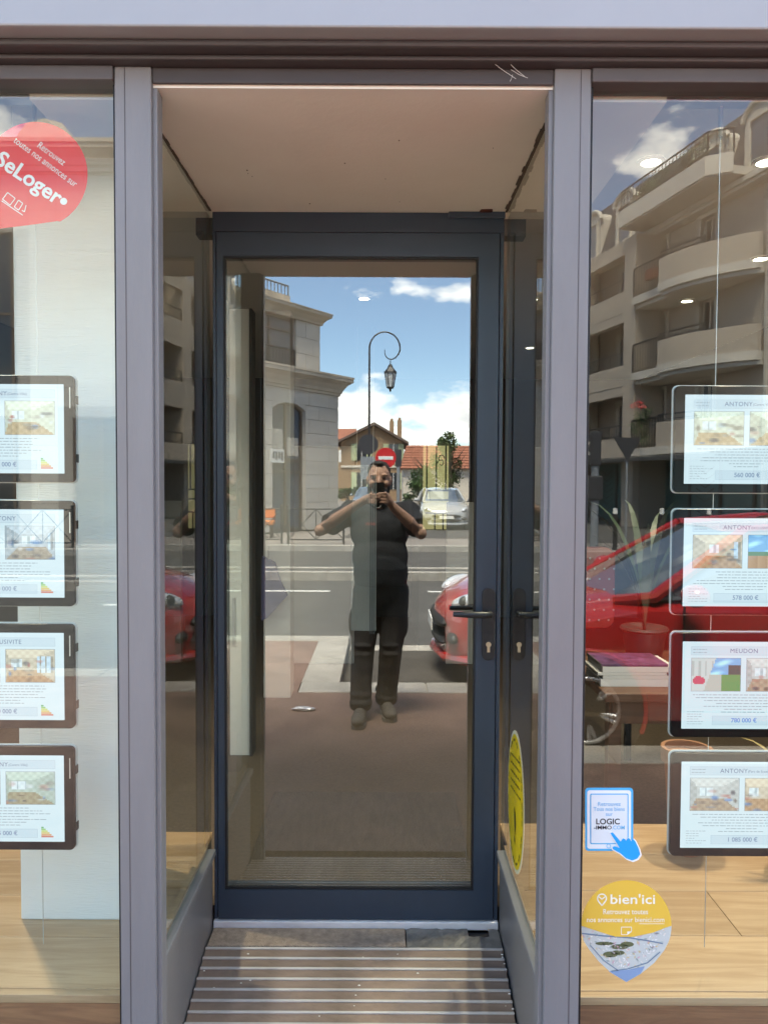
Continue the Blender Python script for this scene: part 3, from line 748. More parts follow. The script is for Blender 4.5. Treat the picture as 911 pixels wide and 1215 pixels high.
# ---- street furniture on the far pavement
def lamp_post():
    X, Y = -0.40, -15.3
    t = thing('street_lamp', (X, Y, ZF), 'tall slender street lamp with a curled crook and hanging lantern', 'street lamp')
    m = MB(); m.lathe((X, Y, ZF), [(0, 0), (.13, 0), (.13, .5), (.09, .6), (.06, 1.1), (.036, 1.2), (.030, 3.0), (.023, 5.2)], 12)
    top = at(438, 410, 1).z
    zt = 5.18; r = .40
    path = [(X, Y, zt)] + [(X + r - r * math.cos(a), Y, zt + r * math.sin(a) * 1.05) for a in [math.pi * k / 14 for k in range(1, 15)]]
    path += [(X + .79, Y, zt - .08), (X + .75, Y, zt - .17), (X + .68, Y, zt - .25), (X + .59, Y, zt - .29), (X + .50, Y, zt - .28), (X + .43, Y, zt - .22), (X + .40, Y, zt - .14), (X + .40, Y, zt - .05)]
    m.tube(path, [.022] + [.02] * 14 + [.019, .018, .017, .016, .015, .014, .012, .009], 8); m.build('pole', 'dark_iron', t, smooth=True)
    lx = X + .55; lz = zt - .29
    c = MB(); c.cyl((lx, Y, lz), (lx, Y, lz - .12), .012, n=6); c.lathe((lx, Y, lz - .12), [(0, .0), (.05, -.02), (.07, -.09), (.16, -.20), (.17, -.24), (0, -.24)], 6); c.build('lantern_cap', 'dark_iron', t)
    g = MB(); g.lathe((lx, Y, lz - .36), [(.145, 0), (.085, -.36), (0, -.36)], 6); g.build('lantern_glass', 'lamp_pane', t)
    b = MB()
    for k in range(6):
        a = 2 * math.pi * k / 6; b.cyl((lx + .148 * math.cos(a), Y + .148 * math.sin(a), lz - .36), (lx + .09 * math.cos(a), Y + .09 * math.sin(a), lz - .73), .011, n=5)
    b.lathe((lx, Y, lz - .72), [(.10, 0), (.09, -.03), (.03, -.06), (.02, -.12), (0, -.13)], 6); b.build('lantern_frame', 'dark_iron', t)
    d = MB(); d.cyl((X - .02, Y + .07, 2.66), (X - .02, Y + .085, 2.66), .26, n=32); d.build('sign_disc', 'sign_back', t)
    bx('sign_panel', 'sign_grey', (X - .22, X + .16, Y + .06, Y + .075, 1.75, 2.34), t)
lamp_post()
def no_entry():
    X, Y = 0.04, -15.9
    t = thing('no_entry_sign', (X, Y, ZF), 'round red no entry sign with a white bar on a grey post', 'road sign')
    MB().cyl((X, Y, ZF), (X, Y, 2.6), .03, n=10).build('post', 'sign_grey', t)
    d = MB(); d.cyl((X, Y + .04, 2.33), (X, Y + .055, 2.33), .28, n=36)
    mats = 'paint_print'; d.c = [(.55, .015, .02)] * len(d.f); d.build('disc', mats, t, colors=True)
    q = MB(); q.col = (.8, .8, .8); q.box(X - .2, X + .2, Y + .056, Y + .06, 2.285, 2.375); q.build('bar', mats, t, colors=True)
no_entry()
t = thing('grey_post', (.62, -20, ZF), 'plain dark post standing beside the no entry sign', 'post')
MB().cyl((.46, -20, ZF), (.46, -20, 2.75), .06, n=10).build('shaft', 'sign_grey', t)
MB().box(.36, .56, -20.06, -19.94, 2.2, 2.75).build('head', 'sign_back', t)
def barrier(x0, label):
    Y = -15.1; t = thing('pedestrian_barrier', (x0, Y, ZF), label, 'barrier', 'crossed railings along the far kerb')
    L = 1.45; m = MB()
    for a in (0, L): m.cyl((x0 + a, Y, ZF - .02), (x0 + a, Y, ZF + .98), .03, n=8); m.ball((x0 + a, Y, ZF + 1.0), .045, 8, 6)
    m.build('post', 'dark_iron', t)
    q = MB()
    for z in (.12, .92): q.cyl((x0, Y, ZF + z), (x0 + L, Y, ZF + z), .018, n=6)
    q.build('rail', 'dark_iron', t)
    c = MB()
    for k in range(2):
        a = x0 + k * L / 2; c.cyl((a, Y, ZF + .12), (a + L / 2, Y, ZF + .92), .013, n=6); c.cyl((a, Y, ZF + .92), (a + L / 2, Y, ZF + .12), .013, n=6)
    c.cyl((x0 + L / 2, Y, ZF + .12), (x0 + L / 2, Y, ZF + .92), .013, n=6); c.build('cross_bar', 'dark_iron', t)
for k in range(6): barrier(-2.5 - k * 1.62, 'dark iron crossed railing along far kerb before the stone corner building')
def traffic_light():
    X, Y = 5.25, -15.7; t = thing('traffic_light', (X, Y, ZF), 'black traffic light seen from the side on a thick grey post', 'traffic light')
    MB().cyl((X, Y, ZF), (X, Y, 2.1), .10, .09, n=14).build('post', 'sign_grey', t)
    h = MB(); h.box(X - .12, X + .12, Y - .12, Y + .12, 2.1, 2.95); hd = h.build('housing', 'sign_back', t, bevel=.03)
    for k in range(3):
        v = MB(); v.hexa([(X - .12, Y - .1, 2.2 + k * .25), (X - .12, Y + .1, 2.2 + k * .25), (X - .12, Y + .1, 2.36 + k * .25), (X - .12, Y - .1, 2.36 + k * .25)], [(X - .28, Y - .09, 2.3 + k * .25), (X - .28, Y + .09, 2.3 + k * .25), (X - .26, Y + .09, 2.36 + k * .25), (X - .26, Y - .09, 2.36 + k * .25)]); v.build('visor', 'sign_back', hd)
    bx('pedestrian_signal', 'sign_back', (X - .17, X + .17, Y - .1, Y + .13, 1.25, 1.85), t, bevel=.03)
traffic_light()
t = thing('give_way_sign', (6.1, -15.9, ZF), 'inverted triangular sign seen from its dark back beside the traffic light', 'road sign')
MB().cyl((6.1, -15.9, ZF), (6.1, -15.9, 2.6), .03, n=8).build('post', 'sign_grey', t)
MB().prism([(0, -.5), (.36, .1), (-.36, .1)], lambda x, z: (6.1 + x, -15.86, 2.72 + z), lambda x, z: (6.1 + x, -15.85, 2.72 + z)).build('plate', 'sign_back', t)
for xx in (5.62, 6.75, 7.9):
    t = thing('bollard', (xx, -15.2, ZF), 'black bollard with a white cap near the traffic light', 'bollard', 'bollards on the far kerb')
    MB().cyl((xx, -15.2, ZF), (xx, -15.2, .92), .055, n=12).build('shaft', 'dark_iron', t)
    MB().cyl((xx, -15.2, .92), (xx, -15.2, 1.06), .057, .05, n=12).build('cap', 'plate_white', t)
t = thing('cafe_bench', (-3.75, -17.4, ZF), 'orange padded bench below the arched window', 'bench')
bx('seat', 'orange_cloth', (-4.3, -3.2, -17.7, -17.2, .42, .55), t, bevel=.03); bx('backrest', 'orange_cloth', (-4.3, -3.2, -17.8, -17.7, .6, .9), t, bevel=.03)
for a in (-4.25, -3.3):
    for b in (-17.66, -17.28): MB().box(a, a + .05, b, b + .05, ZF, .42).build('leg', 'dark_iron', t)

# ================================================================== THE SHOP
YF, YD = 1.712, 2.471                        # shopfront plane, door plane
XL, XR = -0.554, 0.383                       # the recess's side glasses
ZC = 2.460                                   # recess ceiling
# ---- unseen storey over the shop, its height set for the shade on the pavement
SB = thing('shop_building', (0, 1.75, 3.1), 'rendered storey with windows above the grey shopfront fascia', 'building')
sb = MB()
hl = [(x, x + 1.2, z, z + 1.25) for x in (-10, -6.5, -3, .6, 4.2, 8) for z in (3.4,)]
inv_y = lambda p: (p[0], p[1] + 1.75, p[2])
w_ = MB(); wall_open(w_, -14, 14, 3.12, 4.95, hl); sb.add([inv_y(p) for p in w_.v], w_.f)
sb.box(-14, 14, 2.1, 11, 3.12, 4.95)
sb.box(-14, -2.75, 1.75, 2.7, -0.2, 3.12); sb.box(2.75, 14, 1.75, 2.7, -0.2, 3.12); sb.box(-14, 14, 8.6, 8.9, -.2, 3.12)
sb.build('wall', 'render_beige', SB)
for h in hl:
    g = MB().box(h[0], h[1], 1.95, 1.98, h[2], h[3]).build('window', 'window_dark', SB)
    MB().box(h[0] + .57, h[0] + .63, 1.90, 1.949, h[2], h[3]).build('window_frame', 'plate_white', g)
MB().box(-14.2, 14.2, 1.62, 11, 4.95, 5.1).build('roof', 'slate', SB)

SF = thing('shopfront', (0, YF, 0), 'mauve grey painted shopfront with posts, fascia and large display windows', 'shopfront')
MB().box(-2.75, -1.285, 1.60, 1.748, 2.527, 3.1).build('fascia', 'fascia_paint', SF, bevel=.004)
MB().box(-1.281, 2.75, 1.60, 1.748, 2.527, 3.1).build('fascia', 'fascia_paint', SF, bevel=.004)
MB().box(-2.75, 2.75, 1.640, 1.748, 2.5115, 2.5265).build('moulding', 'soffit_shade_joint', SF, bevel=.006)
MB().box(-2.75, 2.75, 1.672, 1.748, 2.5005, 2.511).build('moulding', 'soffit_shade_joint', SF, bevel=.004)
MB().box(-2.75, -.592, 1.695, 1.76, 2.469, 2.500).build('head_rail', 'head_paint', SF, bevel=.003)
MB().box(.447, 2.75, 1.695, 1.76, 2.469, 2.500).build('head_rail', 'head_paint', SF, bevel=.003)
MB().box(-.509, .365, 1.7035, 1.7118, 2.466, 2.500).build('head_rail', 'soffit_shade_joint', SF, bevel=.003)
for a, b in ((-.590, -.510), (.366, .446)):
    p = MB().box(a, b, 1.70, 1.765, -.02, 2.4998).build('post', 'frame_paint', SF, bevel=.003)
    s = 1 if a < 0 else -1
    e = b if a < 0 else a
    MB().box(e - s * .058, e - s * .0565, 1.6993, 1.701, 0, 2.497).build('joint_line', 'soffit_shade_joint', p)
    MB().box(e - s * .001, e + s * .010, 1.712, 1.752, 0.0, 2.4595).build('glazing_bead', 'frame_paint', p, bevel=.002)
    o_ = a if a < 0 else b
    MB().box(o_ - s * .008, o_ + s * .001, 1.716, 1.733, 0.0, 2.468).build('glazing_bead', 'gasket', p)
for a, b in ((-2.75, -2.66), (2.66, 2.75)): MB().box(a, b, 1.70, 1.765, -.02, 2.4997).build('post', 'frame_paint', SF, bevel=.003)
for a, b in ((-2.655, -.595), (.451, 2.655)):
    pane('window_pane', ((a, b, 1.735, 1.743, .10, 2.4685), 'y-'), SF, 'shop_glass')
    MB().box(a, b, 1.70, 1.76, -.02, .098).build('bottom_rail', 'frame_paint', SF, bevel=.003)
# knee walls, sills and side glasses of the recess
for s, X in ((-1, XL), (1, XR)):
    k = MB().box(X, X + s * .03, 1.766, YD - .003, -.02, .382).build('knee_panel', 'frame_paint', SF)
    MB().box(X - s * .012, X + s * .035, 1.767, YD - .004, .3825, .405).build('side_sill', 'frame_paint', SF, bevel=.004)
    g = MB().box(X + s * .004, X + s * .012, 1.767, YD + .0, .4055, ZC - .001)
    for i, kk in enumerate(['z-', 'z+', 'y-', 'x+', 'y+', 'x-']): g.m[i] = 0 if kk == ('x+' if s < 0 else 'x-') else 1
    g.build('side_pane', ['side_glass', 'glass_back'], SF)
    MB().box(X + s * .013, X + s * .03, 1.767, YD, .4056, .418).build('glazing_bead', 'oak', SF)
# recess ceiling
rc = structure('recess_ceiling', MB().box(-.5095, .3655, 1.7125, 1.7655, ZC, ZC + .03).box(XL - .25, XR + .25, 1.7656, YD + .06, ZC, ZC + .03), 'plaster')
sm = MB()
rs = random.Random(9)
for s, X in ((-1, XL), (1, XR)):
    n = 22
    for i in range(n):
        a, b = 1.77 + .69 * i / n, 1.77 + .69 * (i + 1) / n
        w0 = (.0035 if s < 0 else .007) * rs.uniform(.5, 1.5)
        sm.box(X - s * w0, X + s * .003, a, b, ZC - .0035, ZC - .0005)
sm.build('ceiling_seam', 'dark_seam', rc)
cr = MB().prism([(.30, 2.440), (.335, 2.437), (.338, 2.455), (.33, 2.468), (.305, 2.468), (.297, 2.455)], lambda x, y: (x, y, ZC - .004), lambda x, y: (x, y, ZC - .0006)); cr.build('ceiling_hole', 'rust', rc)
sp = MB()
for _ in range(9):
    x, y, r = rs.uniform(-.45, .36), rs.uniform(1.9, 2.4), rs.uniform(.0008, .002)
    sp.box(x - r, x + r, y - r, y + r, ZC - .002, ZC - .0007)
sp.build('ceiling_stain', 'dark_seam', rc)

# ---- the door
DR = thing('glazed_door', (-.09, YD, .173), 'dark blue grey aluminium shop door with one tall mirror-like glass pane', 'door')
zt, zb_ = 2.458, .168
f = MB(); f.box(XL + .005, XR - .005, YD, YD + .07, 2.397, 2.4592); f.box(XL + .005, XL + .016, YD, YD + .07, zb_, 2.3968); f.box(XR - .018, XR - .005, YD, YD + .07, zb_, 2.3968)
f.build('door_frame', 'door_paint', DR, bevel=.002)
MB().box(.20, XR - .004, YD - .012, YD + .0, 2.440, 2.4594).build('door_closer_cover', 'door_paint', DR, bevel=.002)
lf = MB(); gx0, gx1, gz0, gz1 = -.514, .297, .269, 2.319
a0, a1 = XL + .019, XR - .021
lf.box(a0, gx0, YD - .006, YD + .055, zb_ + .004, 2.393); lf.box(gx1, a1, YD - .006, YD + .055, zb_ + .004, 2.393)
lf.box(gx0, gx1, YD - .006, YD + .055, gz1, 2.393); lf.box(gx0, gx1, YD - .006, YD + .055, zb_ + .004, gz0)
leaf = lf.build('door_leaf', 'door_paint', DR)
gk = MB()
for d in ((gx0, gx0 + .006, YD - .002, YD + .02, gz0, gz1), (gx1 - .006, gx1, YD - .002, YD + .02, gz0, gz1), (gx0 + .006, gx1 - .006, YD - .002, YD + .02, gz1 - .006, gz1), (gx0 + .006, gx1 - .006, YD - .002, YD + .02, gz0, gz0 + .007)): gk.box(*d)
gk.build('gasket', 'gasket', leaf)
gp_ = MB(); gp_.box(XL + .0165, a0 - .0005, YD + .01, YD + .05, zb_, 2.394); gp_.box(a1 + .0005, XR - .0185, YD + .01, YD + .05, zb_, 2.394); gp_.build('frame_gap', 'gasket', DR)
pane('door_pane', ((gx0 + .001, gx1 - .001, YD + .004, YD + .028, gz0 + .001, gz1 - .001), 'y-'), leaf, 'door_glass')
hx, hz = .338, 1.184
def rrect(w, h, r, n=5):
    pts = []
    for cx_, cz_, a0_ in ((w / 2 - r, h / 2 - r, 0), (-w / 2 + r, h / 2 - r, 90), (-w / 2 + r, -h / 2 + r, 180), (w / 2 - r, -h / 2 + r, 270)):
        for i in range(n + 1):
            a = R(a0_ + 90 * i / n); pts.append((cx_ + r * math.cos(a), cz_ + r * math.sin(a)))
    return pts
pl = MB().prism(rrect(.042, .235, .0205), lambda x, z: (hx + x, YD - .014, 1.147 + z), lambda x, z: (hx + x, YD - .0062, 1.147 + z)).build('handle_plate', 'black_metal', leaf, bevel=.002)
MB().tube([(hx, YD - .014, hz), (hx, YD - .045, hz), (hx - .012, YD - .056, hz), (hx - .06, YD - .058, hz + .001), (hx - .118, YD - .056, hz + .002)], [.010, .010, .0105, .0105, .008], 12).build('lever', 'black_metal', pl, smooth=True)
MB().tube([(hx, YD + .056, hz), (hx, YD + .095, hz), (hx - .02, YD + .105, hz), (hx - .118, YD + .105, hz)], .0105, 12).build('inner_lever', 'black_metal', leaf, smooth=True)
ky = MB(); ky.cyl((hx, YD - .018, 1.082), (hx, YD - .0145, 1.082), .0085, n=18); ky.box(hx - .0045, hx + .0045, YD - .0178, YD - .0146, 1.057, 1.078); ky.build('lock_cylinder', 'brass', pl)
MB().box(XL + .004, XR - .004, YD - .012, YD + .08, .140, .1675).build('threshold', 'threshold_white', DR, bevel=.003)

# ---- entrance ramp: strip of matting, lead patch, ribbed slats
RA = thing('entrance_ramp', (-.09, 1.7, 0), 'worn ribbed metal entrance ramp with dirty light ribs below the door', 'ramp')
y0r, z0r, sl_ = 2.352, .146, .235
rz_ = lambda y: z0r - sl_ * (y0r - y)
bs = MB(); bs.hexa([(XL + .002, 1.70, -.2), (XR - .002, 1.70, -.2), (XR - .002, YD - .013, -.2), (XL + .002, YD - .013, -.2)], [(XL + .002, 1.70, rz_(1.70) - .016), (XR - .002, 1.70, rz_(1.70) - .016), (XR - .002, YD - .013, z0r - .012), (XL + .002, YD - .013, z0r - .012)])
bs.build('ramp_base', 'gasket', RA)
MB().box(XL + .006, .075, 2.358, YD - .015, z0r - .011, z0r + .003).build('mat_strip', 'doormat', RA, bevel=.003)
lead = MB()
nx, ny = 18, 5
pts = [[(.078 + (XR - .006 - .078) * i / nx, 2.35 + (YD - .015 - 2.35) * j / ny, z0r + .001 + rs.uniform(-.0025, .0025)) for i in range(nx + 1)] for j in range(ny + 1)]
for j in range(ny):
    for i in range(nx):
        if j >= 3 and 12 <= i <= 15: continue
        lead.quad(pts[j][i], pts[j][i + 1], pts[j + 1][i + 1], pts[j + 1][i])
lead.build('lead_patch', 'lead', RA)
pitch = .0362; sx0, sx1 = XL + .005, XR - .008
sa = math.atan(sl_)
slat_me = MB().box(0, sx1 - sx0, -pitch + .008, -.0, -.010, -.0015).mesh('slat', 'slat')
rib_me = MB().box(-.002, sx1 - sx0 + .002, -.0085, -.0005, -.012, .004).mesh('rib', 'rib')
for i in range(18):
    yy = y0r - i * pitch
    o = link('slat', slat_me, RA, .001); o.location = (sx0 + .09, yy - .0085 - 1.7, rz_(yy)); o.rotation_euler = (sa, 0, 0)
    o = link('rib', rib_me, RA, .0015); o.location = (sx0 + .09 + rs.uniform(-.001, .001), yy - 1.7, rz_(yy)); o.rotation_euler = (sa, 0, 0)
gr = MB()
for _ in range(46):
    yy = rs.uniform(1.9, 2.33); x = rs.choice((sx1 - rs.uniform(0, .02), rs.uniform(sx0, sx1))); r = rs.uniform(.001, .003)
    gr.ball((x, yy, rz_(yy) + .001), (r * 1.6, r, r * .6), 6, 4)
tag(gr.build('grit', 'plaster', RA), kind='stuff')

# ---- inside of the shop
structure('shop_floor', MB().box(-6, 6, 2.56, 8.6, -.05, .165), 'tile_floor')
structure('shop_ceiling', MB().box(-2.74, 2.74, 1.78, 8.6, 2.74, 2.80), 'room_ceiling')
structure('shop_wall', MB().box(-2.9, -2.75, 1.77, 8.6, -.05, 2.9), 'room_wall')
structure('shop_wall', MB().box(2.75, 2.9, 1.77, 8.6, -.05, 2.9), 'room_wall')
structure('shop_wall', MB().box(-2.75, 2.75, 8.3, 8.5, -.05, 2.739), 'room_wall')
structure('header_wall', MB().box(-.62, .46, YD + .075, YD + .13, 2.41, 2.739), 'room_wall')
tag(bx('doormat', 'inner_mat', (-.50, .33, 2.62, 3.5, .165, .176)), 'dark brown ribbed doormat lying inside behind the glass door', 'doormat')
def display_platform(name, x0, x1, yb, label):
    t = thing(name, ((x0 + x1) / 2, 2.2, -.05), label, 'display platform')
    MB().box(x0 + .002, x1 - .002, 1.7815, yb - .002, -.05, .368).build('carcass', 'dark_panel', t)
    MB().box(x0, x1, 1.7695, 1.781, .10, .368).build('front_board', 'red_oak', t)
    MB().box(x0, x1, 1.7688, 1.7905, .3685, .389).build('edge_strip', 'oak', t, bevel=.002)
    n = 4; d = (yb - 1.791) / n
    cut = {0: .52, 1: .25, 2: .66, 3: .4}
    for k in range(n):
        a, b = 1.791 + k * d + .001, 1.791 + (k + 1) * d - .001
        c = x0 + (x1 - x0) * cut[k]
        for s0, s1 in ((x0, c - .001), (c + .001, x1)): MB().box(s0, s1, a, b, .3705, .390).build('plank', 'oak', t, bevel=.0015)
display_platform('display_platform', -2.6, XL - .035, 2.62, 'light oak display platform under the left hand listings with a white column')
display_platform('display_platform', XR + .035, 2.6, 2.70, 'light oak display platform with knots below map pin sticker')
t = thing('white_column', (-.85, 2.2, .390), 'white textured column standing on oak platform behind the left listings', 'column')
MB().box(-.995, -.70, 2.075, 2.38, .3905, 2.738).build('shaft', 'white_paper', t, bevel=.006)

def downlight(x, y, label, pw=2.6):
    t = thing('downlight', (x, y, 2.74), label, 'ceiling light', 'ceiling spotlights inside the shop')
    MB().lathe((x, y, 2.7395), [(.048, 0), (.048, -.006), (.034, -.008), (.032, -.002)], 24).build('ring', 'white_paint', t)
    MB().lathe((x, y, 2.7385), [(.031, -.003), (.022, -.005), (0, -.006)], 20).build('bulb', 'lamp_glow', t)
    l = bpy.data.lights.new('lamp', 'SPOT'); l.energy = pw; l.color = (1, .87, .70); l.spot_size = R(125); l.spot_blend = .8; l.shadow_soft_size = .05
    o = bpy.data.objects.new('lamp', l); COL.objects.link(o); o.parent = t; o.location = (0, 0, -.03)
for px, py, lb in ((772, 192, 'round ceiling spotlight glowing beside the rail end nearest the door'), (909, 192, 'round ceiling spotlight above the dormer reflected in the right window'), (902, 307, 'round ceiling spotlight glowing deeper inside over the wooden table'), (815, 357, 'faint ceiling spotlight deepest inside behind the right window'), (432, 354, 'ceiling spotlight showing through the door above the street lamp crook')):
    d = at(px, py, 1.0) - CAM; s = (2.735 - CAM.z) / d.z; downlight(d.x * s, d.y * s, lb, 22 if py < 200 else 2.6)
for x, y, lb in ((-1.5, 2.75, 'ceiling spotlight over the left oak platform'), (-1.4, 4.4, 'ceiling spotlight behind the white column'), (1.2, 6.4, 'ceiling spotlight at the back near the yellow window'), (-.9, 6.5, 'ceiling spotlight over the wide pale partition')): downlight(x, y, lb, 22 if 'left oak' in lb else 2.6)  # added spots to light the room; the strong left one brightens the column

def hang_rail(x0, x1, y, z, label):
    t = thing('hanging_rail', ((x0 + x1) / 2, y, z), label, 'rail')
    MB().box(x0, x1, y - .02, y + .02, z, z + .045).build('bar', 'alu', t, bevel=.004)
    for x in (x0 + .15, x1 - .15): MB().cyl((x, y, z + .045), (x, y, 2.739), .006, n=8).build('hanger', 'cable', t)
RZ = 2.50
hang_rail(.62, 2.3, 1.86, RZ, 'white aluminium rail carrying right hand listing panels')
hang_rail(-2.3, -.72, 1.86, RZ, 'white aluminium rail carrying left hand listing panels')

# ---- lit listing panels
def lin(r, g, b): return tuple(((c / 255) / 12.92 if c / 255 <= .04045 else ((c / 255 + .055) / 1.055) ** 2.4) for c in (r, g, b))
def paint(kind, seed):
    rr = np.random.RandomState(seed); tint = {'warm': (238, 212, 184), 'pale': (246, 243, 218), 'cool': (208, 214, 224), 'grey': (226, 220, 216), 'green': (205, 215, 200)}.get(kind, (225, 222, 215))
    sofa = [(rr.uniform(.05, .75), rr.uniform(.62, .85), rr.uniform(.10, .26), rr.uniform(.08, .16), rr.randint(60, 200, 3)) for _ in range(4)]
    wx = rr.uniform(.3, .62); ww = rr.uniform(.15, .3)
    acc = [np.array(q, float) for q in ((70, 120, 190), (90, 75, 65), (200, 110, 100), (150, 140, 130), (60, 60, 70), (235, 235, 240))]
    blobs = [(rr.uniform(0, 1), rr.uniform(.35, 1), rr.uniform(.03, .13), rr.uniform(.02, .08), acc[rr.randint(len(acc))], rr.uniform(.3, .8)) for _ in range(13)]
    def f(u, v):
        if kind in ('out', 'sky'):
            c = np.array((120, 180, 235.)) + 90 * max(0, math.sin(u * 9 + v * 14) * math.sin(u * 4 - v * 7)) if v < .5 else np.array((95, 150, 80.))
            if kind == 'out':
                if u < .5 - .25 * v: c = np.array((225, 222, 218.)) - (30 if int(u * 22) % 3 == 0 and .1 < v < .55 else 0)
                elif v > .5 and u < .62: c = np.array((205, 196, 184.))
                if (u - .15) ** 2 * 3 + (v - .68) ** 2 * 3 < .05: c = np.array((225, 70, 95.))
                if u > .74 and .2 < v < .52: c = np.array((70, 78, 74.))
            else:
                if v > .62: c = np.array((205, 150, 110.)) - 25 * ((u * 5) % 1)
                elif v > .48: c = np.array((90, 130, 90.))
            return c
        w = np.array(tint, float)
        cxv, cyv = wx, .45; l, r_, t_, b_ = cxv - .28, cxv + .26, .25, .62
        dl, dr, dt, db = (l - u) / max(.01, l), (u - r_) / max(.01, 1 - r_), (t_ - v) / t_, (v - b_) / (1 - b_)
        m = max(dl, dr, dt, db)
        if m <= 0: c = w * .95
        elif m == db: c = w * np.array((.86, .72, .60)) * (1 - .08 * ((u * 7) % 1))
        elif m == dt: c = np.minimum(255, w * 1.06)
        elif m == dl: c = w * .86
        else: c = w * .92
        if l + .06 < u < l + .06 + ww and .28 < v < .54: c = np.array((246, 250, 255.)) if int((u - l) * 24) % 4 else np.array((190, 200, 205.))
        if r_ + .03 < u < .97 and .2 < v < .72 and kind in ('warm', 'cool'): c = np.array((215, 232, 250.)) if int(u * 26) % 3 else w * .7
        for a, b, p, q, col, k in blobs:
            g = k * math.exp(-(((u - a) / p) ** 2 + ((v - b) / q) ** 2) ** 2); c = c * (1 - g) + col * g
        return c + 14 * math.sin(u * 37 + seed) * math.sin(v * 29 + seed * 2)
    return f
def photo(mb, fn, x0, x1, z0, z1, kind, seed, nx=36, nz=24):
    f = paint(kind, seed)
    for i in range(nx):
        for k in range(nz):
            c = f((i + .5) / nx, 1 - (k + .5) / nz); c = c * .80 + 48; mb.col = lin(*np.clip(c, 0, 255))
            a, b = x0 + (x1 - x0) * i / nx, x0 + (x1 - x0) * (i + 1) / nx; p, q = z0 + (z1 - z0) * k / nz, z0 + (z1 - z0) * (k + 1) / nz
            mb.quad(fn(a, p), fn(b, p), fn(b, q), fn(a, q))
def tablet(cx, cz, Y, label, title, sub, price, kinds, seed, group, blueprice=False):
    t = thing('listing_panel', (cx, Y, cz), label, 'display panel', group)
    rr = random.Random(seed); BW, BH, SW, SH = .345, .256, .297, .2135
    MB().prism(rrect(BW, BH, .012), lambda x, z: (cx + x, Y, cz + z), lambda x, z: (cx + x, Y + .012, cz + z)).build('bezel', 'bezel', t, bevel=.0015)
    MB().prism(rrect(BW + .006, BH + .005, .014), lambda x, z: (cx + x, Y + .0125, cz + z), lambda x, z: (cx + x, Y + .016, cz + z)).build('acrylic_back', 'acrylic', t)
    P = lambda d: (lambda x, z: (cx + x, Y - d, cz + z))
    U = lambda u: (u - .5) * SW
    V = lambda v: (.5 - v) * SH
    def rect(mb, fn, u0, u1, v0, v1): mb.quad(fn(U(u0), V(v1)), fn(U(u1), V(v1)), fn(U(u1), V(v0)), fn(U(u0), V(v0)))
    def frame(mb, fn, u0, u1, v0, v1, w=.004):
        rect(mb, fn, u0, u1, v0, v0 + w * 1.4); rect(mb, fn, u0, u1, v1 - w * 1.4, v1); rect(mb, fn, u0, u0 + w, v0 + w * 1.4, v1 - w * 1.4); rect(mb, fn, u1 - w, u1, v0 + w * 1.4, v1 - w * 1.4)
    s = MB(); s.col = lin(238, 244, 250); rect(s, P(.0006), 0, 1, 0, 1); sc_ = s.build('screen', 'screen_print', t, colors=True)
    p = MB(); photo(p, P(.0012), U(.075), U(.475), V(.565), V(.19), kinds[0], seed); p.build('photo', 'screen_print', sc_, colors=True)
    p = MB(); photo(p, P(.0012), U(.525), U(.925), V(.565), V(.19), kinds[1], seed + 50); p.build('photo', 'screen_print', sc_, colors=True)
    q = MB(); q.col = lin(205, 214, 226)
    frame(q, P(.0012), .07, .93, .055, .155); frame(q, P(.0012), .25, .78, .85, .955)
    q.col = lin(226, 233, 242); rect(q, P(.0010), .254, .776, .857, .948); rect(q, P(.0010), .075, .925, .062, .148)
    q.col = lin(150, 152, 160); frame(q, P(.0013), .072, .478, .186, .569, .003); frame(q, P(.0013), .522, .928, .186, .569, .003)
    q.build('boxes', 'screen_print', sc_, colors=True)
    x = MB(); x.col = lin(112, 124, 156)
    fnt = P(.0016)
    if sub:
        add_text(x, title, lambda a, b: fnt(a + U(.43), b + V(.106)), .0150, 0, spacing=1.08)
        add_text(x, sub, lambda a, b: fnt(a + U(.545), b + V(.11)), .0085, 0, 'LEFT')
    else: add_text(x, title, lambda a, b: fnt(a, b + V(.106)), .0150, 0, spacing=1.08)
    x.col = lin(100, 150, 225) if blueprice else lin(135, 148, 180)
    add_text(x, price, lambda a, b: fnt(a + U(.51), b + V(.902)), .0150, .014)
    x.build('lettering', 'screen_print', sc_, colors=True)
    b = MB(); b.col = lin(165, 167, 176); v = .605
    for k in range(7):                                  # body copy: too small to read in the place
        half = rr.uniform(.2, .42) if k < 5 else rr.uniform(.1, .2); u = .5 - half
        while u < .5 + half:
            w = rr.uniform(.012, .05); rect(b, P(.0014), u, min(u + w, .5 + half), v, v + .007); u += w + .009
        v += .033
    for k in range(6):
        u = .045
        e = rr.uniform(.12, .23)
        b.col = lin(178, 180, 188)
        while u < e: w = rr.uniform(.01, .03); rect(b, P(.0014), u, u + w, .80 + k * .028, .806 + k * .028); u += w + .007
    for k in range(2):
        u = .085
        while u < .19: w = rr.uniform(.01, .03); rect(b, P(.0014), u, u + w, .085 + k * .035, .093 + k * .035); u += w + .006
    b.build('small_print', 'screen_print', sc_, colors=True)
    e = MB()
    for k, c in enumerate(((60, 160, 80), (140, 195, 80), (215, 215, 80), (240, 190, 70), (240, 140, 70), (225, 90, 70))):
        e.col = lin(*[min(255, int(z * .7 + 75)) for z in c]); rect(e, P(.0014), .81, .83 + .016 * k, .825 + k * .021, .843 + k * .021)
    e.build('energy_label', 'screen_print', sc_, colors=True)
    m = MB(); m.mi = 0; m.box(cx + BW / 2 - .011, cx + BW / 2 - .0085, Y - .0006, Y, cz + .05, cz + .10); m.build('side_mark', 'cable', t)
